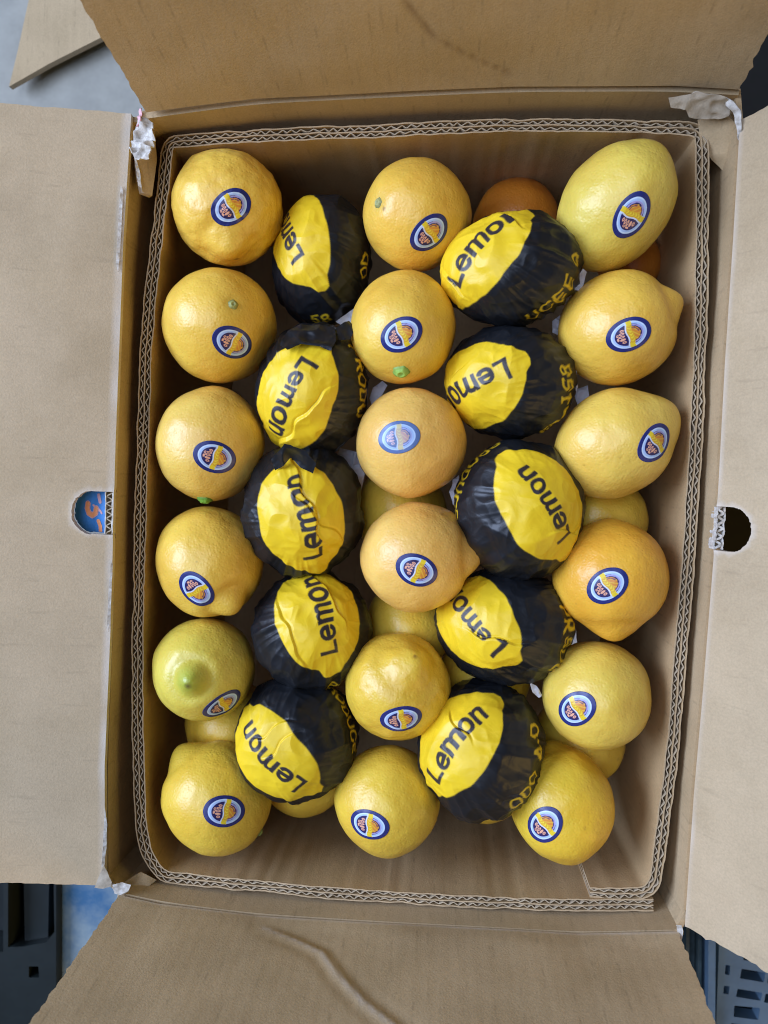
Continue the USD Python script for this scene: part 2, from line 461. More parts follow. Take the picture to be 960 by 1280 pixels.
# top flap: almost upright, in shade
ff = FlapFrame('top', 75)
T_ = 0.155
le = ragged(extend(ff.st([(183, 141), (168, 115), (148, 82), (125, 44), (100, 0)]), T_), 0.0012, 11)
re = ragged(extend(ff.st([(924, 112), (938, 90), (948, 66), (962, 40), (985, 0)]), T_), 0.0016, 12)
poly = Polygon(np.vstack([le, re[::-1]])).buffer(0)
cr1 = ff.st([(505, 0), (522, 30), (545, 55), (590, 82), (640, 108)])


def disp_top(P):
    d = line_dist(P, cr1)
    return fbm(P, 12, 21, 3) * 0.006 * np.clip(P[:, 1] / 0.03, 0, 1) - 0.0007 * np.exp(-(d / 0.0012) ** 2) + 0.0004 * np.exp(-((P[:, 1] - 0.001) / 0.002) ** 2)


V, F, UV, C = sheet(poly, 0.0035, ff.place(disp_top), 0.0045, edge=0.0025,
                    color=lambda P: np.stack([score(P, ff.L, 5, 0.08), 0.55 * np.exp(-(line_dist(P, cr1) / 0.0010) ** 2), P[:, 0] * 0], 1))  # green darkens a thin line along the crease
put('flap', (V, F), CARD, carton, smooth=True, uv=UV, cd=C, label='dark upright flap at the top')
TOPF = ff

# bottom flap: upright towards the camera, with a long buckled crease
ff = FlapFrame('bottom', 84)
le = ragged(extend(ff.st([(848, 1164), (860, 1190), (872, 1222), (893, 1280)]), T_), 0.0012, 13)
re = ragged(extend(ff.st([(149, 1118), (120, 1158), (90, 1200), (60, 1244), (35, 1280)]), T_), 0.0012, 14)
poly = Polygon(np.vstack([le, re[::-1]])).buffer(0)
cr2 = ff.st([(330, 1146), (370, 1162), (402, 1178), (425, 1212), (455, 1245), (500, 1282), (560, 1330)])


def disp_bot(P):
    d = line_dist(P, cr2)
    side = np.clip((P[:, 0] - np.interp(P[:, 1], cr2[:, 1], cr2[:, 0])) / 0.01, -1, 1)
    w = np.clip(P[:, 1] / 0.012, 0, 1)
    ftap = np.clip((P[:, 1] - 0.004) / 0.02, 0.25, 1)
    return w * (fbm(P, 10, 22, 3) * 0.007 + ftap * (0.0009 * np.exp(-(d / 0.0024) ** 2) - 0.0005 * np.exp(-((d - 0.005) / 0.003) ** 2)) + 0.0007 * side * np.exp(-d / 0.02))


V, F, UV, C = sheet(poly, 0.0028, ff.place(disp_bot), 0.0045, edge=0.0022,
                    color=lambda P: np.stack([np.clip(score(P, ff.L, 6, 0.5) + 0.65 * np.exp(-(line_dist(P, cr2) / 0.0014) ** 2), 0, 1), 0.0 * P[:, 0], P[:, 0] * 0], 1))  # second red term paints the light caught along the crease ridge
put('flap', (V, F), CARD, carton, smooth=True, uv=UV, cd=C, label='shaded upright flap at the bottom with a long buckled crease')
BOTF = ff


def hole_shape(st_box, n=40):
    """A thumb hole: straight along the fold, round away from it."""
    (s0, s1), depth = st_box
    c, r = (s0 + s1) / 2, (s1 - s0) / 2
    th = np.linspace(0, math.pi, n)
    straight = depth - r * 0.95
    p = np.stack([c + r * np.cos(th), straight + (depth - straight) * np.sin(th)], 1)
    p += RNG.normal(0, 0.00018, p.shape)
    return Polygon(np.vstack([[[s1, -0.0005]], p, [[s0, -0.0005]]]))


# right flap: leans out
ff = FlapFrame('right', 50)
le = ragged(extend(ff.st([(925, 150), (940, 143), (960, 132)]), T_), 0.0005, 15)
re = ragged(extend(ff.st([(856, 1158), (880, 1172), (905, 1185), (960, 1215)]), T_), 0.0012, 16)
poly = Polygon(np.vstack([le, re[::-1]])).buffer(0)
hst = ff.st([(899, 633), (894, 688), (937, 660)])
hole = hole_shape(((hst[0, 0], hst[1, 0]), hst[2, 1]))
poly = poly.difference(hole)
HOLE_R = (ff, hst, hole)


def disp_right(P):
    d = shapely.distance(shapely.points(P[:, 0], P[:, 1]), hole)
    return fbm(P, 11, 23, 3) * 0.006 * np.clip(P[:, 1] / 0.03, 0, 1) + 0.0006 * np.exp(-(d / 0.002) ** 2)


def col_hole(sc_seed, amount):
    def f(P):
        d = shapely.distance(shapely.points(P[:, 0], P[:, 1]), hole)
        a = np.clip(score(P, 1, sc_seed, amount) + 0.55 * np.exp(-(d / 0.0011) ** 2), 0, 1)
        return np.stack([a, 0 * a, 0 * a], 1)
    return f


V, F, UV, C = sheet(poly, 0.0035, ff.place(disp_right), 0.0045, edge=0.0018, color=col_hole(7, 0.4))
put('flap', (V, F), CARD_PLAIN, carton, smooth=True, uv=UV, cd=C, label='right flap leaning out, with a black half round thumb hole')

# left flap: folded out nearly flat
ff = FlapFrame('left', 7)
le = ragged(extend(ff.st([(131, 1107), (80, 1105), (0, 1103)]), T_), 0.0005, 17)
re = ragged(extend(ff.st([(164, 142), (90, 136), (0, 129)]), T_), 0.0005, 18)
poly = Polygon(np.vstack([le, re[::-1]])).buffer(0)
hst = ff.st([(141, 669), (144, 615), (93, 641)])
hole = hole_shape(((hst[0, 0], hst[1, 0]), hst[2, 1]))
poly = poly.difference(hole)
HOLE_L = (ff, hst, hole)


def disp_left(P):
    d = shapely.distance(shapely.points(P[:, 0], P[:, 1]), hole)
    return fbm(P, 9, 24, 3) * 0.006 * np.clip(P[:, 1] / 0.03, 0, 1) + 0.0006 * np.exp(-(d / 0.002) ** 2)


V, F, UV, C = sheet(poly, 0.0035, ff.place(disp_left), 0.0045, edge=0.0018, color=col_hole(8, 0.6))
put('flap', (V, F), CARD_PLAIN, carton, smooth=True, uv=UV, cd=C, label='bright left flap folded out flat, with a thumb hole over blue print')


# cut board edges that show in the thumb holes: two facings and a flute between
def hole_edge(frame, hst, name_label, crumple):
    f, h = frame, hst
    s0, s1 = sorted((h[0, 0], h[1, 0]))
    s = np.linspace(s0 + 0.0004, s1 - 0.0004, 160)
    bow = np.interp(s, f.hs, f.hd)
    P0 = f.A + s[:, None] * f.S + bow[:, None] * f.nh
    par = None
    for k, off in enumerate((0.0003, 0.0044)):
        P = P0[:, :2] + f.nh[:2] * off + (0 if not crumple else fbm(np.c_[s, s * 0 + k, s * 0], 350, 40 + k, 3)[:, None] * f.nh[:2] * 0.0016)
        top = np.full(len(s), ZC - 0.0008) + fbm(np.c_[s, s * 0 + k, s * 0], 300, 30 + k, 3) * 0.0016
        V, F, UV = ribbon(P, 0.0006, (top, top - 0.008))
        q = put('cut_edge', (V, F), TORN, carton, smooth=30) if par is None else put('facing', (V, F), TORN, par, smooth=30)
        par = par or q
    ph = 2 * math.pi * s / 0.0042
    P = P0[:, :2] + f.nh[:2] * (0.0023 + 0.0014 * np.sin(ph) + (fbm(np.c_[s, s * 0, s * 0], 500, 44, 3) * 0.002 if crumple else 0))[:, None]
    top = np.full(len(s), ZC - 0.0014) + fbm(np.c_[s, s * 0, s * 0], 400, 45, 3) * 0.002
    V, F, UV = ribbon(P, 0.0011 if crumple else 0.0006, (top, top - 0.008))
    put('fluting', (V, F), TORN if crumple else EDGE, par, smooth=30)


hole_edge(HOLE_R[0], HOLE_R[1], 'right', True)
hole_edge(HOLE_L[0], HOLE_L[1], 'left', False)

# the printed tab that hangs under the left thumb hole
f, hst, hole = HOLE_L
tabpoly = aff.scale(hole, 0.97, 0.93, origin=(hole.centroid.x, 0.0)).intersection(shapely.box(-1, 0.0005, 1, 1))
tilt = math.radians(-9)
tdir = math.cos(tilt) * f.nh + math.sin(tilt) * np.array([0, 0, 1.0]); tn = np.cross(f.S, tdir); tn *= np.sign(tn[2])


def place_tab(dz):
    def g(P):
        bow = np.interp(P[:, 0], f.hs, f.hd)
        X = f.A + P[:, :1] * f.S + (P[:, 1:2] + 0.0052) * tdir + bow[:, None] * f.nh - np.array([0, 0, 0.0052 - dz]) + (fbm(P, 90, 51, 2) * 0.0015)[:, None] * tn
        return X, np.tile(tn, (len(P), 1))
    return g


V, F, UV, C = sheet(tabpoly, 0.0012, place_tab(0), 0.003, edge=0.001)
tab = put('thumb_hole_tab', (V, F), PRINTBLUE, carton, smooth=40, label='tab printed blue with an orange letter, seen through the left thumb hole')
glyph = f.st([(122, 640)])[0]
pxm = 0.00044


def glyph_part(shape, m_, dz):
    V, F, UV, C = sheet(shape, 0.0008, place_tab(dz), 0.0001, edge=0.0006)
    put('printed_mark', (V, F), m_, tab, smooth=True)


def px_poly(lines, w):
    return shapely.union_all([LineString(f.st(l)).buffer(w * pxm) for l in lines])


arc = [(116, 631), (115, 637), (117, 643), (122, 646), (127, 643), (128, 637)]
acc = [(124, 633), (129, 636), (134, 640), (136, 643)]
for shp, m_, dz in ((px_poly([arc], 4.0), PRINTPINK, 0.0002), (px_poly([arc], 2.9), PRINTORANGE, 0.0004), (px_poly([acc], 1.4), PRINTPINK, 0.0002),
                    (px_poly([[(132, 620), (134, 629)]], 2.2), PRINTPINK, 0.0002), (px_poly([[(131, 653), (134, 660), (134, 666)]], 2.6), PRINTORANGE, 0.0002)):
    shp = shp.intersection(tabpoly.buffer(-0.0004))
    for g_ in getattr(shp, 'geoms', [shp]):
        if not g_.is_empty:
            glyph_part(g_, m_, dz)


# torn paper, corner gussets
def px_sheet(name, pts, p0, n, mat_, amp, freq, seed, thick=0.0005, sp=0.0012, label=None, parent=None, col=(0, 0, 0)):
    n = np.array(n, float); n /= np.linalg.norm(n)
    p0 = np.asarray(p0, float)
    a = np.cross([0, 1.0, 0.2], n); a /= np.linalg.norm(a); b = np.cross(n, a)
    pp = np.asarray(pts, float)
    X = at_plane(pp[:, 0], pp[:, 1], p0, n) - p0
    poly = Polygon(np.stack([X @ a, X @ b], 1)).buffer(0)

    def place(P):
        def pos(Q):
            h = (fbm(Q, freq, seed, 4) + 0.35 * ridged(np.c_[Q * freq * 1.3, Q[:, :1] * 0], seed)) * amp
            return p0 + Q[:, :1] * a + Q[:, 1:] * b + h[:, None] * n
        X = pos(P); e = 1e-4
        m_ = np.cross(pos(P + [e, 0]) - X, pos(P + [0, e]) - X); m_ /= np.linalg.norm(m_, axis=1, keepdims=True)
        return X, m_ * np.sign(m_ @ n)[:, None]
    V, F, UV, C = sheet(poly, sp, place, thick, edge=sp, color=lambda P: np.tile(np.array(col, float), (len(P), 1)))
    if any(col):
        C = np.tile(np.array(col, float), (len(V), 1))
    return put(name, (V, F), mat_, parent or carton, smooth=True, uv=UV, cd=C, label=label)


# top left corner: folded gusset, crumpled torn flap end
c_tl = at_z(178, 178, ZC)
gus = px_sheet('corner_gusset', [(176, 148), (193, 160), (196, 200), (190, 245), (178, 240), (174, 222), (171, 200)], at_z(184, 200, ZC - 0.010), (0.75, 0.1, 0.65), CARD, 0.001, 60, 61, 0.0035, 0.002)
put_ = px_sheet('torn_paper', [(171, 150), (178, 144), (190, 152), (193, 172), (189, 188), (187, 200), (177, 201), (168, 197), (163, 183), (168, 166)], c_tl + [0, 0, 0.004], (-0.1, 0.35, 0.9), TORN, 0.0055, 190, 62, 0.0006, 0.0009, label='crumpled white torn board at the top left corner')
px_sheet('torn_paper', [(170, 158), (174, 140), (178, 136), (176, 150), (171, 158)], c_tl + [0, 0, 0.006], (-0.2, 0.3, 0.9), PRINTPINK, 0.003, 200, 63, 0.0005, 0.0008)
px_sheet('torn_paper', [(170, 198), (175, 215), (177, 235), (173, 232), (171, 214), (168, 198)], at_z(173, 215, ZC - 0.003), (0.3, 0, 0.9), TORN, 0.002, 300, 64, 0.0005, 0.0008)
# top right corner
px_sheet('corner_gusset', [(872, 150), (908, 142), (925, 160), (922, 185), (905, 215), (890, 200), (876, 176)], at_z(900, 178, ZC - 0.016), (-0.35, -0.55, 0.75), CARD, 0.002, 60, 65, 0.004, 0.002)
px_sheet('torn_paper', [(836, 122), (846, 121), (858, 119), (870, 115), (890, 117), (906, 120), (914, 130), (911, 144), (898, 149), (872, 149), (861, 146), (857, 136), (838, 133)],
         at_z(880, 131, ZC + 0.001), (0, -0.80, 0.6), PALE, 0.0028, 130, 66, 0.0008, 0.0012, label='pale torn board skin at the top right corner')
px_sheet('torn_paper', [(906, 121), (917, 126), (926, 138), (928, 160), (925, 180), (921, 160), (916, 140), (908, 132)], at_z(918, 145, ZC + 0.001), (-0.5, -0.4, 0.8), TORN, 0.004, 160, 67, 0.0007, 0.0010)
# bottom left corner
px_sheet('torn_paper', [(130, 1080), (135, 1092), (140, 1102), (139, 1108), (128, 1111), (118, 1110), (122, 1099), (127, 1088)], at_z(130, 1100, ZC + 0.001), (0.2, -0.1, 0.95), PALE, 0.0016, 160, 68, 0.0007, 0.0009)
px_sheet('torn_paper', [(141, 1106), (152, 1103), (164, 1106), (160, 1114), (150, 1119), (143, 1117)], at_z(151, 1111, ZC + 0.0005), (0.1, 0.4, 0.9), TORN, 0.0018, 220, 69, 0.0007, 0.0008)
px_sheet('corner_gusset', [(150, 1106), (176, 1090), (196, 1100), (180, 1112), (163, 1116)], at_z(172, 1102, ZC - 0.012), (0.4, 0.5, 0.75), CARD, 0.002, 60, 70, 0.003, 0.002)
# bottom right corner
px_sheet('torn_paper', [(846, 1156), (852, 1157), (854, 1164), (852, 1178), (849, 1170), (846, 1162)], at_z(850, 1163, ZC + 0.001), (-0.3, 0.3, 0.9), TORN, 0.0018, 220, 71, 0.0007, 0.0008)
# torn skin curling along the left fold
px_sheet('torn_paper', [(151, 232), (154, 238), (151, 300), (148, 340), (145, 330), (148, 270)], at_z(150, 285, ZC + 0.0012), (0.3, 0, 0.95), TORN, 0.0008, 260, 72, 0.0004, 0.0008)
px_sheet('torn_paper', [(139, 700), (141, 705), (138, 770), (135, 790), (134, 778), (136, 730)], at_z(137, 745, ZC + 0.0012), (0.3, 0, 0.95), TORN, 0.0008, 260, 73, 0.0004, 0.0008)
px_sheet('torn_paper', [(131, 1010), (134, 1030), (133, 1060), (130, 1082), (127, 1084), (129, 1050)], at_z(131, 1048, ZC + 0.0012), (0.3, 0, 0.95), TORN, 0.0008, 260, 74, 0.0004, 0.0008)

# ------------------------------------------------------------------ the double-wall liner standing inside the carton
liner = thing('corrugated_liner', 'double wall corrugated liner standing inside the carton, fluted edge showing', 'box liner', (0, 0, 0))
LP = [(738, 1117), (770, 1118), (802, 1117), (812, 1113), (819, 1102), (826, 1050), (839, 960), (850, 830), (861, 700), (870, 560), (876, 420), (878, 300), (878, 186), (876, 167), (866, 162), (840, 160), (760, 157),
      (640, 156), (480, 163), (320, 169), (240, 175), (213, 177), (209, 184), (204, 230), (196, 300), (188, 370), (182, 440), (178, 560), (174, 700), (172, 800), (172, 900), (174, 980), (177, 1040), (183, 1068), (196, 1088), (206, 1097),
      (320, 1108), (400, 1115), (480, 1121), (560, 1126), (640, 1129), (720, 1131), (817, 1132)]
LPW, LS = smooth_path(pts_z(LP, ZR)[:, :2], 0.0008, 8)
LN = normals2(LPW)
if np.mean(np.sum(LN * LPW, 1)) < 0:
    LN = -LN
lt = fbm(np.c_[LS, LS * 0, LS * 0], 30, 81, 4)
crush = np.clip(fbm(np.c_[LS, LS * 0, LS * 0], 45, 83, 3) * 3 - 0.35, 0, 1)          # places where the edge is dented
rim = ZR + lt * 0.002 - crush * 0.0012


def bulge(xy, z):
    """Below the rim the sheet bellies out towards the carton wall on the left."""
    k = np.clip((ZR - z) / 0.05, 0, 1)
    left = np.clip((-xy[:, 0] - 0.10) / 0.03, 0, 1)[:, None]
    return np.stack([-0.006 * k * left + 0 * z, 0 * z], -1)


nz = np.r_[0, 0.01, 0.04, 0.08, 0.14, 0.22, 0.35, 0.6, 1.0]
stepn = 3
for off in (-0.0033, 0.0, 0.0033):
    wob = fbm(np.c_[LS, LS * 0 + off * 900, LS * 0], 160, 85, 3) * 0.0010 + crush * RNG.normal(0, 0.0002, len(LS))
    P = (LPW + LN * (off * (1 - 0.25 * crush) + wob)[:, None])[::stepn]
    top = rim[::stepn] + fbm(np.c_[LS, LS * 0 + off * 900, LS * 0], 200, 86, 3)[::stepn] * 0.0012
    V, F, UV = ribbon(P, 0.00075, (top, np.full(len(P), 0.008)), shift=bulge, nz=nz)
    put('facing_sheet', (V, F), LINER, liner, smooth=True, uv=UV, cd=np.concatenate([np.zeros((2 * len(P) * len(nz), 3)), np.tile([0.14, 0.0, 0.0], (len(V) - 2 * len(P) * len(nz), 1))]))
for k, off in enumerate((-0.00165, 0.00165)):
    ph = 2 * math.pi * (LS / 0.0056) + 7.0 * fbm(np.c_[LS, LS * 0 + k, LS * 0], 45, 87 + k, 4) + k * 1.3
    zig = np.arcsin(np.clip(np.sin(ph) * 0.97, -1, 1)) / (math.pi / 2)
    P = LPW + LN * (off + 0.00112 * zig * (1 - 0.55 * crush) * (0.85 + 0.5 * fbm(np.c_[LS, LS * 0 + k, LS * 0], 110, 95, 3)))[:, None]
    top = rim - 0.0002 + fbm(np.c_[LS, LS * 0 + k, LS * 0], 260, 89, 3) * 0.0016
    V, F, UV = ribbon(P, 0.00052, (top, top - 0.022), shift=bulge)
    put('fluting', (V, F), EDGE, liner, smooth=45, cd=None)


# ------------------------------------------------------------------ lemons
def view_frame(C):
    v = CAM - C; dist = np.linalg.norm(v); v = v / dist
    r = RIGHT - (RIGHT @ v) * v; r /= np.linalg.norm(r)
    d = DOWN - (DOWN @ v) * v - (DOWN @ r) * r; d /= np.linalg.norm(d)
    depth = (C - CAM) @ FWD
    return r, d, v, depth * (1 + depth / dist) / 2 / FPX      # last: metres per pixel at C


_ICO = {}


def ico(n):
    if n not in _ICO:
        s = trimesh.creation.icosphere(subdivisions=n)
        _ICO[n] = (np.array(s.vertices), np.array(s.faces))
    return _ICO[n]


def tangent(u, hint):
    a = hint - (hint @ u) * u; a /= np.linalg.norm(a)
    return a, np.cross(u, a)


class LemonShape:
    def __init__(self, C, b, a, w, nip, nipw, seed, rough, blunt, dimple):
        self.__dict__.update(locals())

    def r(self, D):
        c = np.clip(D @ self.w, -1, 1); th = np.arccos(c); s2 = 1 - c * c
        rr = 1 / np.sqrt((c / self.a) ** 2 + s2 / self.b ** 2)
        rr = rr + self.nip * np.exp(-(th / self.nipw) ** 2) - 0.25 * self.nip * np.exp(-((th - self.nipw * 1.9) / (0.6 * self.nipw)) ** 2)
        t2 = math.pi - th
        rr = rr + self.blunt * np.exp(-(t2 / 0.30) ** 2) - self.dimple * np.exp(-(th / 0.16) ** 2)
        q = D + self.seed * 3.71
        rr = rr * (1 + (meshkit.fbm(q * 1.3 + 60, 2, self.seed) - 0.5) * 0.095 + (meshkit.fbm(q * 4.2 + 60, 3, self.seed + 5) - 0.5) * (0.014 + 0.034 * self.rough))
        return rr

    def at(self, D):
        return self.C + D * self.r(D)[..., None]


STK_H = {}


def sticker_color(u, w):
    """u along the long axis (arch end positive), w across, both -1..1 on the rim."""
    rho = np.sqrt(u * u + w * w)
    col = np.tile([0.022, 0.030, 0.16], (len(u), 1)).astype(float)

    def paint(mask, c):
        col[mask] = c
    paint(rho < 0.79, (0.42, 0.56, 0.84))
    paint((rho < 0.79) & (rho > 0.72), (0.60, 0.74, 0.92))
    paint(rho < 0.62, (0.030, 0.022, 0.10))
    # the arch: mauve arcs and an orange fruit above the banner
    cu, cw = u - 0.10, w
    ra = np.sqrt((cu / 1.0) ** 2 + (cw / 1.05) ** 2)
    up = u > 0.08
    paint(up & (ra < 0.53) & (ra > 0.45), (0.38, 0.34, 0.62))
    paint(up & (ra < 0.40), (0.70, 0.27, 0.04))
    paint(up & (ra < 0.42) & (np.sin(w * 22 + u * 30) > 0.55), (0.78, 0.46, 0.05))
    paint(up & (ra < 0.36) & (ra > 0.31) & (w > 0.02), (0.22, 0.08, 0.10))
    # pink letters below it
    for w0, u0, ru, rw in ((-0.34, -0.27, 0.09, 0.075), (-0.16, -0.31, 0.13, 0.07), (0.02, -0.33, 0.14, 0.07), (0.19, -0.30, 0.12, 0.07), (0.35, -0.26, 0.09, 0.07), (-0.08, -0.50, 0.05, 0.10), (0.14, -0.49, 0.05, 0.08)):
        e = np.hypot((u - u0) / ru, (w - w0) / rw)
        paint(e < 1.0, (0.84, 0.42, 0.26))
        paint((e < 0.45) & (w0 * 50 % 2 > 0.6), (0.20, 0.10, 0.16))
    # yellow banner with its white line
    wave = 0.03 * np.sin(w * 7)
    ban = (u + wave > -0.05) & (u + wave < 0.19) & (np.abs(w) < 0.78)
    paint(ban, (0.74, 0.43, 0.03))
    paint(ban & (np.abs(w) > 0.52), (0.84, 0.62, 0.03))
    paint(ban & (np.abs(w) < 0.50) & (u + wave > 0.0) & (u + wave < 0.15) & (np.sin(w * 34 + 3 * np.sin(u * 20)) > 0.2), (0.86, 0.66, 0.05))
    paint((u + wave > -0.11) & (u + wave <= -0.05) & (np.abs(w) < 0.72), (0.68, 0.72, 0.82))
    return col


def add_sticker(par, shape, anchor, dirv, cover=0.0, al=0.0122, bl=0.0089):
    a, b = tangent(anchor, dirv)
    nr, na = 44, 120
    rr = np.linspace(0.0, 1, nr + 1)[1:]
    an = np.linspace(0, 2 * math.pi, na, endpoint=False)
    U = np.r_[0, (rr[:, None] * np.cos(an)).ravel()]; W = np.r_[0, (rr[:, None] * np.sin(an)).ravel()]
    R0 = float(shape.r(anchor[None])[0])
    x, y = U * al / R0, W * bl / R0
    m_ = np.hypot(x, y); k = np.where(m_ > 1e-9, np.sin(m_) / np.maximum(m_, 1e-9), 1.0)
    D = anchor * np.cos(m_)[:, None] + (a * x[:, None] + b * y[:, None]) * k[:, None]
    X = shape.C + D * (shape.r(D) + 0.00022)[:, None]
    f = [np.stack([np.zeros(na, int), 1 + np.arange(na), 1 + (np.arange(na) + 1) % na], 1)]
    i = np.arange(nr - 1)[:, None] * na + 1; j = np.arange(na)[None]; j2 = (j + 1) % na
    q = np.stack([i + j, i + na + j, i + na + j2, i + j2], -1).reshape(-1, 4)
    f = np.vstack([f[0], quads(q)])
    # rim turned down to the peel
    last = 1 + (nr - 1) * na + np.arange(na)
    Xr = shape.C + D[last] * (shape.r(D[last]) - 0.0003)[:, None]
    n0 = len(X)
    q2 = np.stack([last, n0 + np.arange(na), n0 + (np.arange(na) + 1) % na, np.roll(last, -1)], 1)
    col = sticker_color(U, W)
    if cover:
        col = col * (1 - cover) + np.array([0.22, 0.36, 0.62]) * cover  # mixes an even paler blue over the print colours
    X, f, col = np.vstack([X, Xr]), np.vstack([f, quads(q2)]), np.vstack([col, col[last]])
    put('sticker', (X, f), STICKER, par, smooth=True, cd=col)


def add_stem(par, shape, u, rad, col, dark):
    """The green button left where the stalk was: a ragged little cup with a pale ring."""
    a, b = tangent(u, np.array([0.31, 0.77, 0.2]))
    R0 = float(shape.r(u[None])[0])
    prof = [(0.0, 0.55), (0.22, 0.50), (0.34, 0.75), (0.52, 0.80), (0.66, 0.45), (0.85, 0.30), (1.0, 0.02), (1.05, -0.3)]
    na = 28
    an = np.linspace(0, 2 * math.pi, na, endpoint=False)
    V, Cc = [], []
    for q, h in prof:
        rag = 1 + (0.06 * np.sin(an * 5 + 1) + 0.04 * np.sin(an * 9)) * (q > 0.6)
        p = (shape.C + u * (R0 + h * rad * 0.62))[None] + (a * np.cos(an)[:, None] + b * np.sin(an)[:, None]) * (q * rad * rag)[:, None]
        V.append(p)
        t = 1 - abs(q - 0.45) * 1.2
        Cc.append(np.tile(np.array(dark) * (1 - np.clip(t, 0, 1)) + np.array(col) * np.clip(t, 0, 1), (na, 1)))
    V, Cc = np.vstack(V), np.vstack(Cc)
    f = []
    for i in range(len(prof) - 1):
        j = np.arange(na); f.append(np.stack([i * na + j, (i + 1) * na + j, (i + 1) * na + (j + 1) % na, i * na + (j + 1) % na], 1))
    put('stem_button', (V, quads(np.vstack(f))), STEM, par, smooth=True, cd=Cc)


def lemon(label, px, r_px, dz, color, sticker=None, axis=None, elong=1.03, nip=0.0, nipw=0.22, stem=None, stem_col=(0.20, 0.36, 0.05), stem_r=0.0032, rough=0.3,
          tip_col=None, seed=0, detail=5, blunt=0.0012, dimple=0.0, cover=0.0, group=None, marks=()):
    C = at_z(np.array(px[0]), np.array(px[1]), ZR + dz)
    r, d, v, mpp = view_frame(C)
    b = r_px * mpp

    def pxdir(p, lim=0.999):
        q = (np.array(p, float) - np.array(px, float)) / r_px
        n = np.linalg.norm(q)
        if n > lim:
            q = q * lim / n
        return q[0] * r + q[1] * d + math.sqrt(max(0, 1 - q @ q)) * v
    w = pxdir(axis) if axis is not None else (lambda z: z / np.linalg.norm(z))(-v + 0.3 * r * math.sin(seed * 2.1) + 0.3 * d * math.cos(seed * 1.7))
    sh = LemonShape(C, b, b * elong, w, nip, nipw, seed, rough, blunt, dimple)
    D, F = ico(detail)
    X = sh.at(D)
    base = np.array(color, float) * [1.09, 1.045, 0.86]
    n1 = meshkit.fbm(D * 1.6 + 70 + seed, 3, seed + 9) - 0.5
    col = base * (1 + np.stack([n1 * 0.10, n1 * 0.30, n1 * 0.5], 1))
    th = np.arccos(np.clip(D @ w, -1, 1))
    if tip_col is not None:
        k = (np.exp(-(th / 0.30) ** 2) * 0.85)[:, None]
        col = col * (1 - k) + np.array(tip_col) * k
    if stem is not None:
        us = pxdir(stem)
        k = (np.exp(-(np.arccos(np.clip(D @ us, -1, 1)) / 0.17) ** 2) * 0.35)[:, None]
        col = col * (1 - k) + np.array([0.50, 0.44, 0.08]) * k
    rs = np.random.default_rng(500 + seed)
    for _ in range(16):                      # small scars, pale rubs and specks of the peel itself
        um = rs.normal(0, 1, 3); um /= np.linalg.norm(um)
        mr = rs.choice([0.018, 0.022, 0.03, 0.05, 0.11, 0.16]); amt = 0.40 if mr < 0.04 else 0.16
        an_ = np.arccos(np.clip(D @ um, -1, 1)) * (1 + 0.9 * (meshkit.noise(D * 14 + 40, seed) - 0.5))
        k = (np.clip(1.2 - an_ / mr, 0, 1) * amt)[:, None]
        mc = np.array((0.30, 0.17, 0.04)) if mr < 0.04 else (base * [0.95, 1.12, 1.5] if rs.random() < 0.5 else base * [0.95, 0.78, 0.6])
        col = col * (1 - k) + mc * k
    for mp, mr, mc in marks:
        um = pxdir(mp)
        k = (np.clip(1.3 - np.arccos(np.clip(D @ um, -1, 1)) / mr, 0, 1))[:, None]
        col = col * (1 - k) + np.array(mc) * k
    t = thing('lemon', label, 'lemon', C, group or ('lemons of the layer below' if dz < -0.03 else 'lemons with stickers in the top layer'))
    put('peel', (X, F), PEEL, t, smooth=True, cd=col)
    if sticker is not None:
        (sx, sy, ang) = sticker
        u = pxdir((sx, sy))
        a_ = math.radians(ang)
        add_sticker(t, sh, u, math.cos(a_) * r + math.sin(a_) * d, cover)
    if stem is not None:
        add_stem(t, sh, us, stem_r, stem_col, np.array(stem_col) * 0.35)
    return t


GOLD, ORANGE, PALE_O, YEL, GRN, GY = (0.80, 0.525, 0.085), (0.82, 0.36, 0.030), (0.83, 0.51, 0.140), (0.77, 0.53, 0.065), (0.70, 0.56, 0.095), (0.76, 0.58, 0.110)
BROWN = (0.25, 0.12, 0.02)
Z0 = -0.012
# left column, from the top
lemon('bumpy golden lemon in the top left corner, its blunt tip turned up below the sticker', (285, 260), 71, Z0, GOLD, (289, 259, -32), axis=(283, 305), nip=0.0042, nipw=0.24, rough=1.5, seed=1, marks=[((291, 318), 0.05, BROWN)])
lemon('golden lemon with a grey green stem scar above its sticker, second down left side', (274, 407), 72, Z0, GOLD, (289, 427, 30), axis=(291, 383), dimple=0.001, stem=(291, 383), stem_col=(0.42, 0.44, 0.14), stem_r=0.0029, seed=2)
lemon('pale golden lemon with a bright green stem at its lower edge, third down left side', (263, 556), 68, Z0, (0.80, 0.53, 0.120), (268, 571, 20), axis=(255, 623), stem=(255, 622), stem_col=(0.22, 0.52, 0.06), stem_r=0.0044, elong=1.06, seed=3)
lemon('golden lemon with a pointed tip beside its tilted sticker, fourth down the left side', (262, 702), 66.5, Z0, GOLD, (247, 735, 58), axis=(287, 752), nip=0.0045, nipw=0.20, elong=1.08, seed=4)
lemon('greenish yellow lemon with a green nipple pointing up, fifth down the left side', (255, 837), 64.5, Z0, GRN, (280, 881, -38), axis=(240, 849), nip=0.0058, nipw=0.19, elong=1.04, tip_col=(0.36, 0.46, 0.05), seed=5, marks=[((240, 853), 0.05, (0.16, 0.13, 0.04))])
lemon('yellow lemon in the bottom left corner with its nipple against the liner', (272, 996), 68.5, Z0 - 0.002, YEL, (282, 1013, 8), axis=(216, 934), nip=0.0042, nipw=0.25, elong=1.06, stem=(331, 1041), stem_col=(0.34, 0.46, 0.12), stem_r=0.0026, seed=6)
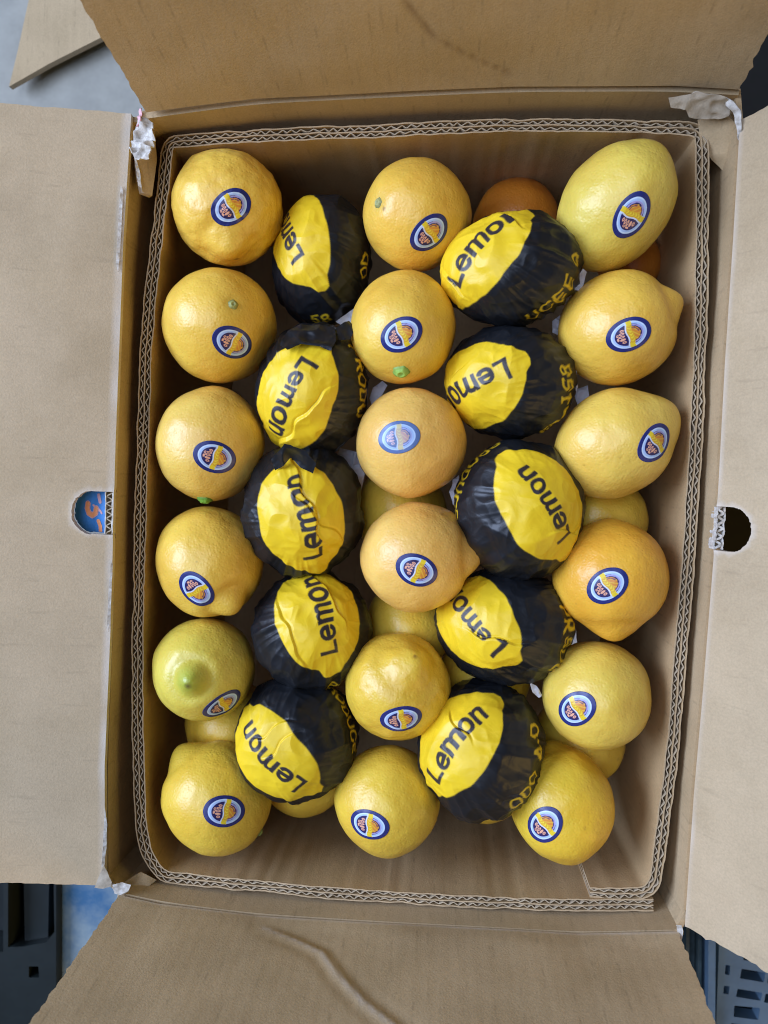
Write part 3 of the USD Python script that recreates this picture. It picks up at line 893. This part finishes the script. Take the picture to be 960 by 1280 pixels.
# middle column
lemon('golden orange lemon with a dry stem scar at its upper left, near the top wall', (521, 270), 68.5, Z0 - 0.003, (0.80, 0.49, 0.075), (537, 290, -42), axis=(474, 255), dimple=0.0012, stem=(474, 255), stem_col=(0.42, 0.42, 0.16), stem_r=0.0030, seed=7, marks=[((482, 262), 0.035, BROWN)])
lemon('golden lemon with a round green stem button below its sticker, second in the middle column', (504, 410), 66.5, Z0 + 0.004, GOLD, (502, 417, -27), axis=(502, 457), elong=1.12, stem=(502, 457), stem_col=(0.40, 0.66, 0.12), stem_r=0.0046, seed=8)
lemon('round orange lemon with a pale blue sticker in the centre of the box', (514, 554), 68.5, Z0 + 0.003, PALE_O, (499, 547, -8), elong=1.0, seed=9, cover=0.42)
lemon('pale orange lemon with its nipple pointing right and small scratches at the top', (521, 696), 68, Z0 + 0.005, PALE_O, (521, 712, 25), axis=(604, 690), nip=0.0062, nipw=0.26, elong=1.04, seed=10, marks=[((551, 645), 0.022, BROWN), ((568, 652), 0.018, BROWN)])
lemon('yellow lemon with a blunt tip and brown dot above its sticker, fifth in middle column', (497, 857), 65.5, Z0, (0.74, 0.50, 0.060), (501, 898, -15), axis=(515, 828), nip=0.0048, nipw=0.30, elong=1.02, rough=1.1, seed=11, marks=[((515, 828), 0.035, BROWN)])
lemon('yellow lemon at the bottom of the middle column, resting against the bottom wall', (485, 1000), 67.5, Z0 - 0.002, YEL, (462, 1028, 2), seed=12, elong=1.02)
# right column
lemon('large long greenish yellow lemon in the top right corner', (769, 258), 69.5, Z0 + 0.004, GY, (790, 269, -66), axis=(816, 182), nip=0.0015, nipw=0.25, elong=1.24, seed=13)
lemon('golden lemon with its nipple touching the right wall, second down the right side', (773, 411), 73, Z0, (0.81, 0.51, 0.080), (786, 418, -20), axis=(860, 368), nip=0.0042, nipw=0.22, elong=1.03, seed=14)
lemon('long yellow lemon with its tip pointing up to the right, third down the right side', (768, 554), 67.5, Z0, (0.80, 0.55, 0.110), (813, 554, -38), axis=(836, 516), nip=0.0034, nipw=0.34, elong=1.16, blunt=0.003, seed=15, marks=[((851, 508), 0.04, (0.35, 0.26, 0.05)), ((735, 580), 0.02, (0.5, 0.30, 0.04))])
lemon('bright orange lemon with its nipple at the bottom, fourth down the right side', (763, 721), 71.5, Z0 - 0.001, (0.83, 0.45, 0.050), (759, 732, -35), axis=(765, 800), nip=0.0042, nipw=0.30, elong=1.02, seed=16)
lemon('pale yellow lemon second from the bottom on the right side', (745, 868), 68.5, Z0 - 0.003, (0.77, 0.55, 0.100), (721, 885, -32), seed=17, elong=1.03)
lemon('bright yellow lemon in the bottom right corner', (701, 1003), 67, Z0 - 0.002, (0.78, 0.53, 0.050), (679, 1029, -42), axis=(690, 925), nip=0.003, elong=1.08, seed=18)
# the layer below, seen in the gaps
ZB = Z0 - 0.050
lemon('orange lemon deep in shade by the top wall, behind the tilted wrapper', (645, 280), 55, ZB - 0.014, (0.55, 0.19, 0.02), seed=21, detail=4)  # the top wall's shade is put into this dark base colour
lemon('yellow lemon of the layer below, in the gap under the long lemon on the right', (748, 650), 60, ZB + 0.010, YEL, seed=22, detail=4)
lemon('yellow lemon of the layer below, lowest one by the right wall', (722, 926), 58, ZB + 0.006, YEL, seed=23, detail=4)
lemon('yellow lemon of the layer below, under the greenish lemon on the left', (288, 905), 56, ZB + 0.006, YEL, seed=24, detail=4)
lemon('yellow lemon of the layer below, at the bottom between left corner and middle column', (380, 966), 54, ZB + 0.006, YEL, seed=25, detail=4)
lemon('yellow lemon of the layer below, under the lowest black wrapper at the bottom', (607, 972), 56, ZB + 0.006, YEL, seed=26, detail=4)
lemon('yellow lemon of the layer below, in the gap above the lemon with the brown dot', (512, 782), 56, ZB + 0.010, YEL, seed=27, detail=4)
lemon('yellow lemon of the layer below, in the gap left of the pale orange lemon', (500, 640), 58, ZB + 0.010, YEL, seed=28, detail=4)
lemon('yellow lemon of the layer below, left of the wrappers low in the middle', (604, 848), 56, ZB + 0.010, YEL, seed=29, detail=4)
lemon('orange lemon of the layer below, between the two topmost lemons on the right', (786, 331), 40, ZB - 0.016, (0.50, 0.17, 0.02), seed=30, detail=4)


# ------------------------------------------------------------------ lemons wrapped in printed tissue
def text_shape(s, h, bold=True):
    mm = meshkit.text_mesh(s, h, 0.001, bold=bold)
    zt = mm.vertices[:, 2].max() - 1e-6
    tri = mm.vertices[mm.faces]
    top = tri[(tri[:, :, 2] > zt - 1e-5).all(1)]
    g = shapely.union_all([Polygon(t[:, :2]) for t in top if Polygon(t[:, :2]).area > 1e-12]).buffer(1e-6)
    x0, y0, x1, y1 = g.bounds
    return aff.translate(g, -(x0 + x1) / 2, -h / 2)


def coverage(g, x, y, soft):
    """1 inside the shape, 0 outside, with an edge about soft wide."""
    out = np.zeros(len(x))
    x0, y0, x1, y1 = g.bounds
    k = np.nonzero((x > x0 - soft) & (x < x1 + soft) & (y > y0 - soft) & (y < y1 + soft))[0]
    if len(k):
        pt = shapely.points(x[k], y[k])
        d = shapely.distance(g.boundary, pt)
        ins = shapely.contains_xy(g, x[k], y[k])
        out[k] = np.clip(0.5 + np.where(ins, d, -d) / soft, 0, 1)
    return out


def logo(a, b):
    th = np.linspace(0, 2 * math.pi, 160, endpoint=False)
    e = np.stack([a * np.sign(np.cos(th)) * np.abs(np.cos(th)) ** 1.0, b * np.sin(th)], 1)
    g = Polygon(e)
    for s in (-1, 1):
        n = Polygon([(s * a * 0.86, -b * 0.34), (s * a * 1.06, -b * 0.17), (s * a * 1.10, 0.0), (s * a * 1.05, b * 0.16), (s * a * 0.86, b * 0.34)]).buffer(0.0015)
        g = g.union(n)
    return g.buffer(0.0012).buffer(-0.0024).buffer(0.0012)


WORD = aff.scale(text_shape('Lemon', 0.0124).buffer(0.00022), 0.98, 0.94, origin=(0, 0.0))
INK, INKY, INKT = np.array([0.010, 0.0115, 0.0145]), np.array([0.88, 0.60, 0.020]), np.array([0.035, 0.028, 0.030])


def wrapped(label, px, rx, ry, ang, dz, text_px, tdir, edge_text=(), tails=(), seed=0, folds=(), la=0.036, lb=0.0255, squash=1.0, shift=(0, 0), pleat=1.0, word=(0, 0)):
    C = at_z(np.array(px[0]), np.array(px[1]), ZR + dz)
    r, d, v, mpp = view_frame(C)
    a_ = math.radians(ang)
    e1 = math.cos(a_) * r + math.sin(a_) * d; e2 = -math.sin(a_) * r + math.cos(a_) * d
    A, B, Dd = rx * mpp, ry * mpp, (rx + ry) / 2 * mpp * 0.96
    Rm = (A + B) / 2

    def pxdir(p):
        q = np.array(p, float) - np.array(px, float)
        x = (q @ [math.cos(a_), math.sin(a_)]) / rx; y = (q @ [-math.sin(a_), math.cos(a_)]) / ry
        n = math.hypot(x, y)
        if n > 0.99:
            x, y = x * 0.99 / n, y * 0.99 / n
        w = x * A * e1 + y * B * e2 + math.sqrt(1 - x * x - y * y) * Dd * v
        return w / np.linalg.norm(w)
    u = pxdir(text_px)
    td = np.array(tdir, float)
    X, Y = tangent(u, td[0] * r + td[1] * d)      # X along the word
    Y = -Y if (Y @ (td[1] * r - td[0] * d)) < 0 else Y   # Y: the letters' up
    nr, na = 150, 340
    mm = np.r_[np.linspace(0.004, 1.75, 120), np.linspace(1.79, math.pi - 0.02, nr - 120)]
    an = np.linspace(0, 2 * math.pi, na, endpoint=False)
    M_, An = np.meshgrid(mm, an, indexing='ij')
    M_, An = M_.ravel(), An.ravel()
    D = u * np.cos(M_)[:, None] + (X * np.cos(An)[:, None] + Y * np.sin(An)[:, None]) * np.sin(M_)[:, None]

    rr = 1 / np.sqrt(((D @ e1) / A) ** 2 + ((D @ e2) / B) ** 2 + ((D @ v) / Dd) ** 2)
    # paper: soft facets, pleats that run to the gathered back, small wrinkles
    lo = meshkit.fbm(D * 1.5 + 40 + seed * 2.3, 2, seed + 100) - 0.5
    f1 = np.abs(meshkit.noise(D * 2.6 + 40 + seed * 1.7, seed + 101) * 2 - 1)
    f2 = np.abs(meshkit.noise(D * 5.5 + 40 + seed * 1.3 + lo[:, None] * 2, seed + 102) * 2 - 1)
    pl = np.abs(meshkit.noise(np.stack([np.cos(An) * 4.2, np.sin(An) * 4.2, M_ * 0.9], 1) + 40 + seed, seed + 103) * 2 - 1)
    pl2 = np.abs(meshkit.noise(np.stack([np.cos(An) * 9, np.sin(An) * 9, M_ * 1.1], 1) + 40 + seed, seed + 104) * 2 - 1)
    far = np.clip((M_ - 0.55) / 0.9, 0, 1) * pleat
    rr = rr * (1 + 0.075 * lo + 0.048 * (0.35 - f1) + 0.017 * (0.4 - f2) + far * (0.085 * (0.4 - pl) + 0.035 * (0.4 - pl2)))
    px_, py_ = M_ * Rm * np.cos(An), M_ * Rm * np.sin(An)
    wx = (meshkit.fbm(D * 3.1 + 80 + seed, 2, seed + 105) - 0.5) * 0.0034
    wy = (meshkit.fbm(D * 3.1 + 90 + seed, 2, seed + 106) - 0.5) * 0.0034
    qx, qy = px_ + wx, py_ + wy
    for (fx, fy, fang, flen, h, slip) in folds:      # a lapped fold: a sharp step that fades to one side; the print slips under it
        ca, sa = math.cos(math.radians(fang)), math.sin(math.radians(fang))
        al = (px_ - fx) * ca + (py_ - fy) * sa; ac = -(px_ - fx) * sa + (py_ - fy) * ca
        ac = ac + 0.0012 * np.sin(al * 260 + seed) + (meshkit.noise(np.stack([al * 120 + 50, al * 0 + seed, al * 0], 1), seed) - 0.5) * 0.003
        win = np.exp(-(np.maximum(np.abs(al) - flen * 0.4, 0) / (0.25 * flen)) ** 2)
        step = np.clip(ac / 0.0007 + 0.5, 0, 1) * np.exp(-np.maximum(ac, 0) / 0.007)
        groove = np.exp(-((ac + 0.0007) / 0.0009) ** 2)
        rr = rr + win * (h * step - 0.3 * h * groove)
        s_ = win * np.where(ac > 0, np.exp(-ac / 0.012), 0) * slip
        qx = qx - sa * s_; qy = qy + ca * s_
    P = C + D * rr[:, None]
    qx, qy = qx - shift[0], qy - shift[1]
    yl = coverage(logo(la, lb), qx, qy, 0.0007)
    tx = coverage(WORD, (qx - word[0]) / squash, qy - word[1], 0.0006) * yl
    # small print along the paper's edge
    ed = np.zeros(len(P))
    for (s, ep, edir, eh) in edge_text:
        ue = pxdir(ep)
        ex, ey = tangent(ue, np.array(edir[0]) * r + np.array(edir[1]) * d)
        if ey @ (edir[1] * r - edir[0] * d) < 0:
            ey = -ey
        cz = np.clip(D @ ue, -1, 1); me = np.arccos(cz)
        t_ = np.stack([D @ ex, D @ ey], 1); n_ = np.maximum(np.linalg.norm(t_, axis=1), 1e-9)
        gx, gy = t_[:, 0] / n_ * me * Rm, t_[:, 1] / n_ * me * Rm
        ok = me < 1.2
        g = text_shape(s, eh * 0.85)
        gx = gx + (meshkit.noise(D * 9 + 30, seed + 107) - 0.5) * 0.0022; gy = gy + (meshkit.noise(D * 9 + 60, seed + 108) - 0.5) * 0.0022
        ed[ok] = np.maximum(ed[ok], coverage(g, gx[ok], gy[ok], 0.0006))
    col = INK + (INKY - INK) * yl[:, None]
    col = col + (INKT - col) * tx[:, None]
    col = col + (np.array([0.72, 0.50, 0.02]) - col) * (ed * (1 - yl))[:, None]
    # faces
    i = np.arange(nr - 1)[:, None] * na; j = np.arange(na)[None]; j2 = (j + 1) % na
    q = np.stack([i + j, i + na + j, i + na + j2, i + j2], -1).reshape(-1, 4)
    V = np.vstack([C + u * rr[:na].mean(), P, C - u * rr[-na:].mean() * 0.96])
    col = np.vstack([col[:na].mean(0), col, INK])
    k = np.arange(na)
    f = np.vstack([quads(q) + 1, np.stack([0 * k, 1 + k, 1 + (k + 1) % na], 1), np.stack([0 * k + len(V) - 1, 1 + (nr - 1) * na + (k + 1) % na, 1 + (nr - 1) * na + k], 1)])
    # outward orientation
    tri = V[f[:50]]
    if np.mean(np.sum(np.cross(tri[:, 1] - tri[:, 0], tri[:, 2] - tri[:, 0]) * (tri[:, 0] - C), 1)) < 0:
        f = f[:, ::-1]
    t = thing('wrapped_lemon', label, 'wrapped lemon', C, 'tissue wrapped lemons in the top layer')
    put('tissue_wrapper', (V, f), WRAP, t, smooth=True, cd=col)
    for k_, (pts, tz, nrm, *ink) in enumerate(tails):
        px_sheet('tissue_end', pts, at_z(*map(np.array, np.mean(np.array(pts, float), 0)), ZR + tz), nrm, WRAP if ink else TISSUE, 0.0048, 80 if ink else 150, 300 + seed * 5 + k_, 0.0002, 0.0009, parent=t, col=INK if ink else (0, 0, 0))
    return t


ZW = Z0 - 0.004
UP = (0, 0, 1)
wrapped('wrapped lemon deep in shade near the top, only Le showing of its word', (401, 328), 62, 81, 8, ZW - 0.016, (365, 292), (-0.55, -0.83), seed=1, la=0.038, lb=0.0225, word=(0.006, 0.004),
        edge_text=[('58', (399, 395), (0.9, -0.45), 0.0075), ('OD', (455, 332), (0.1, -1), 0.010)], tails=[([(420, 402), (446, 384), (441, 400), (434, 410)], -0.03, (-0.2, -0.2, 1))])
wrapped('wide tilted wrapped lemon beside the long greenish lemon, edge print reading UCE', (637, 337), 88, 70, -8, ZW + 0.008, (594, 306), (0.60, -0.80), seed=2, squash=0.94,
        edge_text=[('UCE', (683, 381), (0.76, -0.65), 0.0105), ('E', (708, 352), (0.55, -0.83), 0.0100), ('P', (717, 325), (0.35, -0.93), 0.0100)],
        tails=[([(721, 347), (727, 336), (733, 340), (731, 352), (723, 364), (718, 362)], -0.006, (0.3, -0.2, 1)), ([(690, 402), (700, 394), (706, 402), (700, 420), (690, 416)], -0.03, UP)],
        folds=[(-0.024, 0.002, 75, 0.02, 0.0012, 0.004), (0.024, 0.0, 95, 0.02, 0.0014, 0.006)])
wrapped('wrapped lemon in the second gap on the left, word Lemon running down to the left', (391, 488), 69, 82, 10, ZW, (362, 497), (-0.50, 0.87), seed=3, la=0.037, lb=0.027,
        edge_text=[('PRODU', (451, 478), (0.12, 1), 0.011), ('OF', (444, 430), (0.40, 0.92), 0.010)],
        tails=[([(350, 432), (360, 416), (372, 408), (396, 406), (418, 408), (420, 424), (414, 438), (400, 434), (376, 432), (360, 440)], 0.012, (0.0, 0.55, 0.8), 1), ([(420, 410), (436, 402), (444, 410), (438, 424), (424, 424)], 0.004, (0.3, 0.5, 0.8), 1), ([(466, 485), (478, 476), (484, 482), (474, 500), (465, 508), (462, 498)], -0.028, (0.2, 0, 1)), ([(425, 560), (450, 566), (458, 580), (440, 590), (420, 585)], -0.040, UP)],
        folds=[(0.012, 0.010, -20, 0.045, 0.0018, 0.002)])
wrapped('wrapped lemon right of the centre, word Lemon upside down with its n hidden', (637, 478), 81, 69, 5, ZW, (590, 487), (-0.88, 0.47), seed=4, la=0.035, lb=0.026,
        edge_text=[('1S8', (706, 480), (0.05, -1), 0.0100), ('EDO', (694, 524), (0.75, -0.66), 0.009)],
        tails=[([(710, 462), (719, 458), (722, 478), (718, 494), (712, 484)], -0.012, (0.3, 0, 1)), ([(716, 488), (734, 482), (736, 498), (722, 508)], -0.034, UP)],
        folds=[(0.016, -0.009, 15, 0.03, 0.0013, 0.002)])
wrapped('wrapped lemon with a twisted tissue top, word Lemon running upwards, third gap on the left', (379, 637), 75, 82, 0, ZW + 0.001, (376, 650), (-0.27, -0.96), seed=5, la=0.037, lb=0.027,
        tails=[([(344, 588), (338, 576), (350, 562), (356, 554), (364, 556), (382, 563), (396, 578), (392, 590), (376, 584), (362, 574), (352, 584)], 0.020, (-0.1, -0.5, 0.8), 1), ([(430, 588), (448, 580), (456, 592), (452, 612), (445, 624), (437, 606)], -0.030, (0.1, 0, 1))],
        folds=[(0.016, -0.0065, 6, 0.05, 0.0016, 0.0035), (-0.004, -0.011, 30, 0.03, 0.0012, 0.001)])
wrapped('wrapped lemon right of the orange centre lemon, whole word Lemon upside down', (648, 637), 80, 87, 0, ZW + 0.004, (683, 630), (-0.60, -0.80), seed=6, la=0.038, lb=0.027, pleat=0.7,
        edge_text=[('PRODUCE OF', (576, 612), (-0.35, 0.94), 0.0095)],
        tails=[([(566, 600), (573, 594), (577, 620), (574, 640), (566, 630), (562, 614)], -0.018, (-0.3, 0, 1))], folds=[(-0.022, -0.004, 60, 0.02, 0.0012, 0.001)])
wrapped('wrapped lemon below the twisted one, word Lemon running upwards over wrinkled yellow', (390, 786), 73, 74, 0, ZW - 0.004, (399, 768), (-0.28, -0.96), seed=7, la=0.037, lb=0.0285,
        edge_text=[('PR', (420, 852), (0.6, 0.8), 0.008)], folds=[(0.014, -0.009, 10, 0.04, 0.0016, 0.002), (-0.004, 0.020, 5, 0.04, 0.0012, 0.001)])
wrapped('wrapped lemon left of the bright orange lemon, Lemo upside down', (630, 781), 85, 71, 5, ZW - 0.006, (588, 776), (-0.70, -0.71), seed=8, la=0.036, lb=0.026,
        edge_text=[('PR', (704, 774), (0.25, 0.97), 0.0105), ('SUD', (698, 818), (-0.15, 0.99), 0.0095)],
        tails=[([(712, 782), (719, 786), (720, 802), (714, 806), (710, 794)], -0.010, (0.3, 0, 1)), ([(697, 752), (704, 756), (708, 764), (699, 762)], -0.012, (0.3, 0, 1))],
        folds=[(-0.020, -0.006, 35, 0.03, 0.0013, 0.003)])
wrapped('wrapped lemon lowest on the left, word Lemon upside down, black top shining', (371, 922), 78, 78, 0, ZW, (338, 946), (-0.72, -0.69), seed=9, la=0.037, lb=0.024, shift=(0, 0.002),
        edge_text=[('PRODUCE', (432, 890), (0.50, 0.86), 0.009)], folds=[(0.0, -0.012, 80, 0.02, 0.001, 0.0), (0.010, -0.014, 70, 0.02, 0.0012, 0.0)])
wrapped('large wrapped lemon lowest in the middle, word Lemon slanting up to the right', (600, 936), 79, 86, 8, ZW + 0.004, (564, 926), (0.68, -0.73), seed=10, la=0.036, lb=0.025, shift=(0, -0.001),
        edge_text=[('ODO', (653, 984), (0.50, -0.87), 0.0095), ('A.D', (668, 928), (0.12, -1), 0.011)],
        tails=[([(661, 852), (670, 857), (677, 868), (673, 872), (664, 864)], -0.012, (0.3, 0, 1)), ([(672, 902), (678, 912), (677, 928), (673, 918)], -0.014, (0.3, 0, 1))],
        folds=[(0.010, 0.001, 80, 0.018, 0.0012, 0.0025)])

# ------------------------------------------------------------------ what shows around the carton
# flat cardboard lying on the floor, top left
cs = thing('cardboard_sheet', 'flat pale cardboard sheet lying on the floor at the top left', 'cardboard', at_z(np.array(60), np.array(40), 0.012))
q = [(36, -60), (35, 0), (22, 60), (11, 108), (60, 80), (125, 47), (190, 10), (190, -60)]
X = pts_z(q, 0.014)
V, F, UV, C_ = sheet(Polygon(X[:, :2]).buffer(0), 0.006, lambda P: (np.c_[P, 0.014 + fbm(P, 8, 91, 2) * 0.004], np.tile([0, 0, 1.0], (len(P), 1))), 0.0055, edge=0.003, color=lambda P: np.zeros((len(P), 3)))
put('board', (V, F), CARD, cs, smooth=True, uv=UV, cd=C_)


def slab(poly_px, z, thick, holes_px=(), rnd=0.0, sp=0.01):
    P = Polygon(pts_z(poly_px, z)[:, :2]).buffer(0)
    if rnd:
        P = P.buffer(-rnd).buffer(rnd)
    for h in holes_px:
        H = Polygon(pts_z(h, z)[:, :2]).buffer(0)
        P = P.difference(H.buffer(-0.0008).buffer(0.0008))
    m_ = trimesh.util.concatenate([trimesh.creation.extrude_polygon(g, thick, engine='earcut') for g in getattr(P, 'geoms', [P])])
    m_.apply_translation([0, 0, z - thick])
    return m_


# bottom left: dark plastic crate and a worn blue board under the carton
gc = thing('plastic_crate', 'dark grey moulded plastic crate at the bottom left', 'crate', at_z(np.array(30), np.array(1200), 0.06))
put('top_panel', slab([(-120, 1060), (70, 1060), (70, 1400), (-120, 1400)], 0.06, 0.05, holes_px=[[(9, 1020), (66, 1020), (68, 1165), (58, 1178), (30, 1183), (9, 1184)], [(-80, 1020), (4, 1020), (4, 1190), (-80, 1190)], [(36, 1208), (48, 1208), (49, 1222), (36, 1222)]], rnd=0.002), GREYPLASTIC, gc)
put('recess_floor', slab([(-120, 1040), (72, 1040), (72, 1400), (-120, 1400)], 0.030, 0.012), GREYPLASTIC, gc)
put('rib', slab([(29, 1060), (62, 1060), (60, 1172), (50, 1176), (31, 1178)], 0.052, 0.02, rnd=0.001), GREYPLASTIC, gc)
put('rib', slab([(5, 1060), (10, 1060), (10, 1184), (5, 1184)], 0.066, 0.04), GREYPLASTIC, gc)
bw = thing('blue_board', 'worn blue painted board beside the dark crate at the bottom left', 'board', at_z(np.array(110), np.array(1160), 0.045))
put('plank', slab([(72, 1040), (240, 1040), (240, 1420), (66, 1420), (68, 1200)], 0.050, 0.04), BLUEWOOD, bw)
# bottom right: ribbed dark crate wall, blue slotted tray
bt = thing('slotted_tray', 'blue plastic tray with rectangular slots at the bottom right', 'tray', at_z(np.array(930), np.array(1230), 0.05))
slots = [[(927, 1211), (957, 1216), (955, 1228), (925, 1223)], [(922, 1236), (953, 1241), (951, 1251), (920, 1246)], [(918, 1257), (950, 1260), (948, 1275), (917, 1271)], [(914, 1279), (946, 1283), (944, 1298), (912, 1294)],
         [(961, 1217), (990, 1222), (988, 1234), (959, 1229)], [(957, 1242), (986, 1247), (984, 1258), (955, 1253)], [(907, 1206), (913, 1207), (912, 1219), (906, 1218)], [(905, 1232), (912, 1233), (911, 1243), (904, 1242)], [(931, 1188), (961, 1193), (959, 1205), (929, 1200)]]
put('slotted_panel', slab([(900, 1150), (1100, 1150), (1090, 1420), (890, 1420)], 0.05, 0.012, holes_px=slots), BLUEPLASTIC, bt)
put('tray_floor', slab([(890, 1140), (1100, 1140), (1090, 1420), (880, 1420)], 0.012, 0.008), BLACKPLASTIC_SHADE, bt)
dc = thing('ribbed_crate', 'dark teal ribbed plastic crate side between carton and slotted tray', 'crate', at_z(np.array(870), np.array(1200), 0.05))
put('side_panel', slab([(780, 1120), (901, 1120), (893, 1420), (780, 1420)], 0.046, 0.04), TEALPLASTIC, dc)
for x_ in (858, 873, 886):
    put('rib', slab([(x_, 1120), (x_ + (9 if x_ == 886 else 4), 1120), (x_ + (7 if x_ == 886 else 3), 1420), (x_ - 2, 1420)], 0.060 if x_ == 886 else 0.054, 0.02), BLUEPLASTIC if x_ == 886 else TEALPLASTIC, dc)
# top right and under the right flap: added black slab standing in for shade
bc = thing('shade_slab', 'added black slab standing in for shade beyond the top right corner of the carton', 'crate', at_z(np.array(950), np.array(90), 0.08))
put('shade_panel', slab([(900, -80), (1150, -80), (1150, 1000), (905, 1000), (905, 400), (900, 220)], 0.08, 0.07), BLACKPLASTIC_SHADE, bc)
put('rim', slab([(900, -80), (1150, -80), (1150, -50), (900, -50)], 0.10, 0.018), BLACKPLASTIC_SHADE, bc)
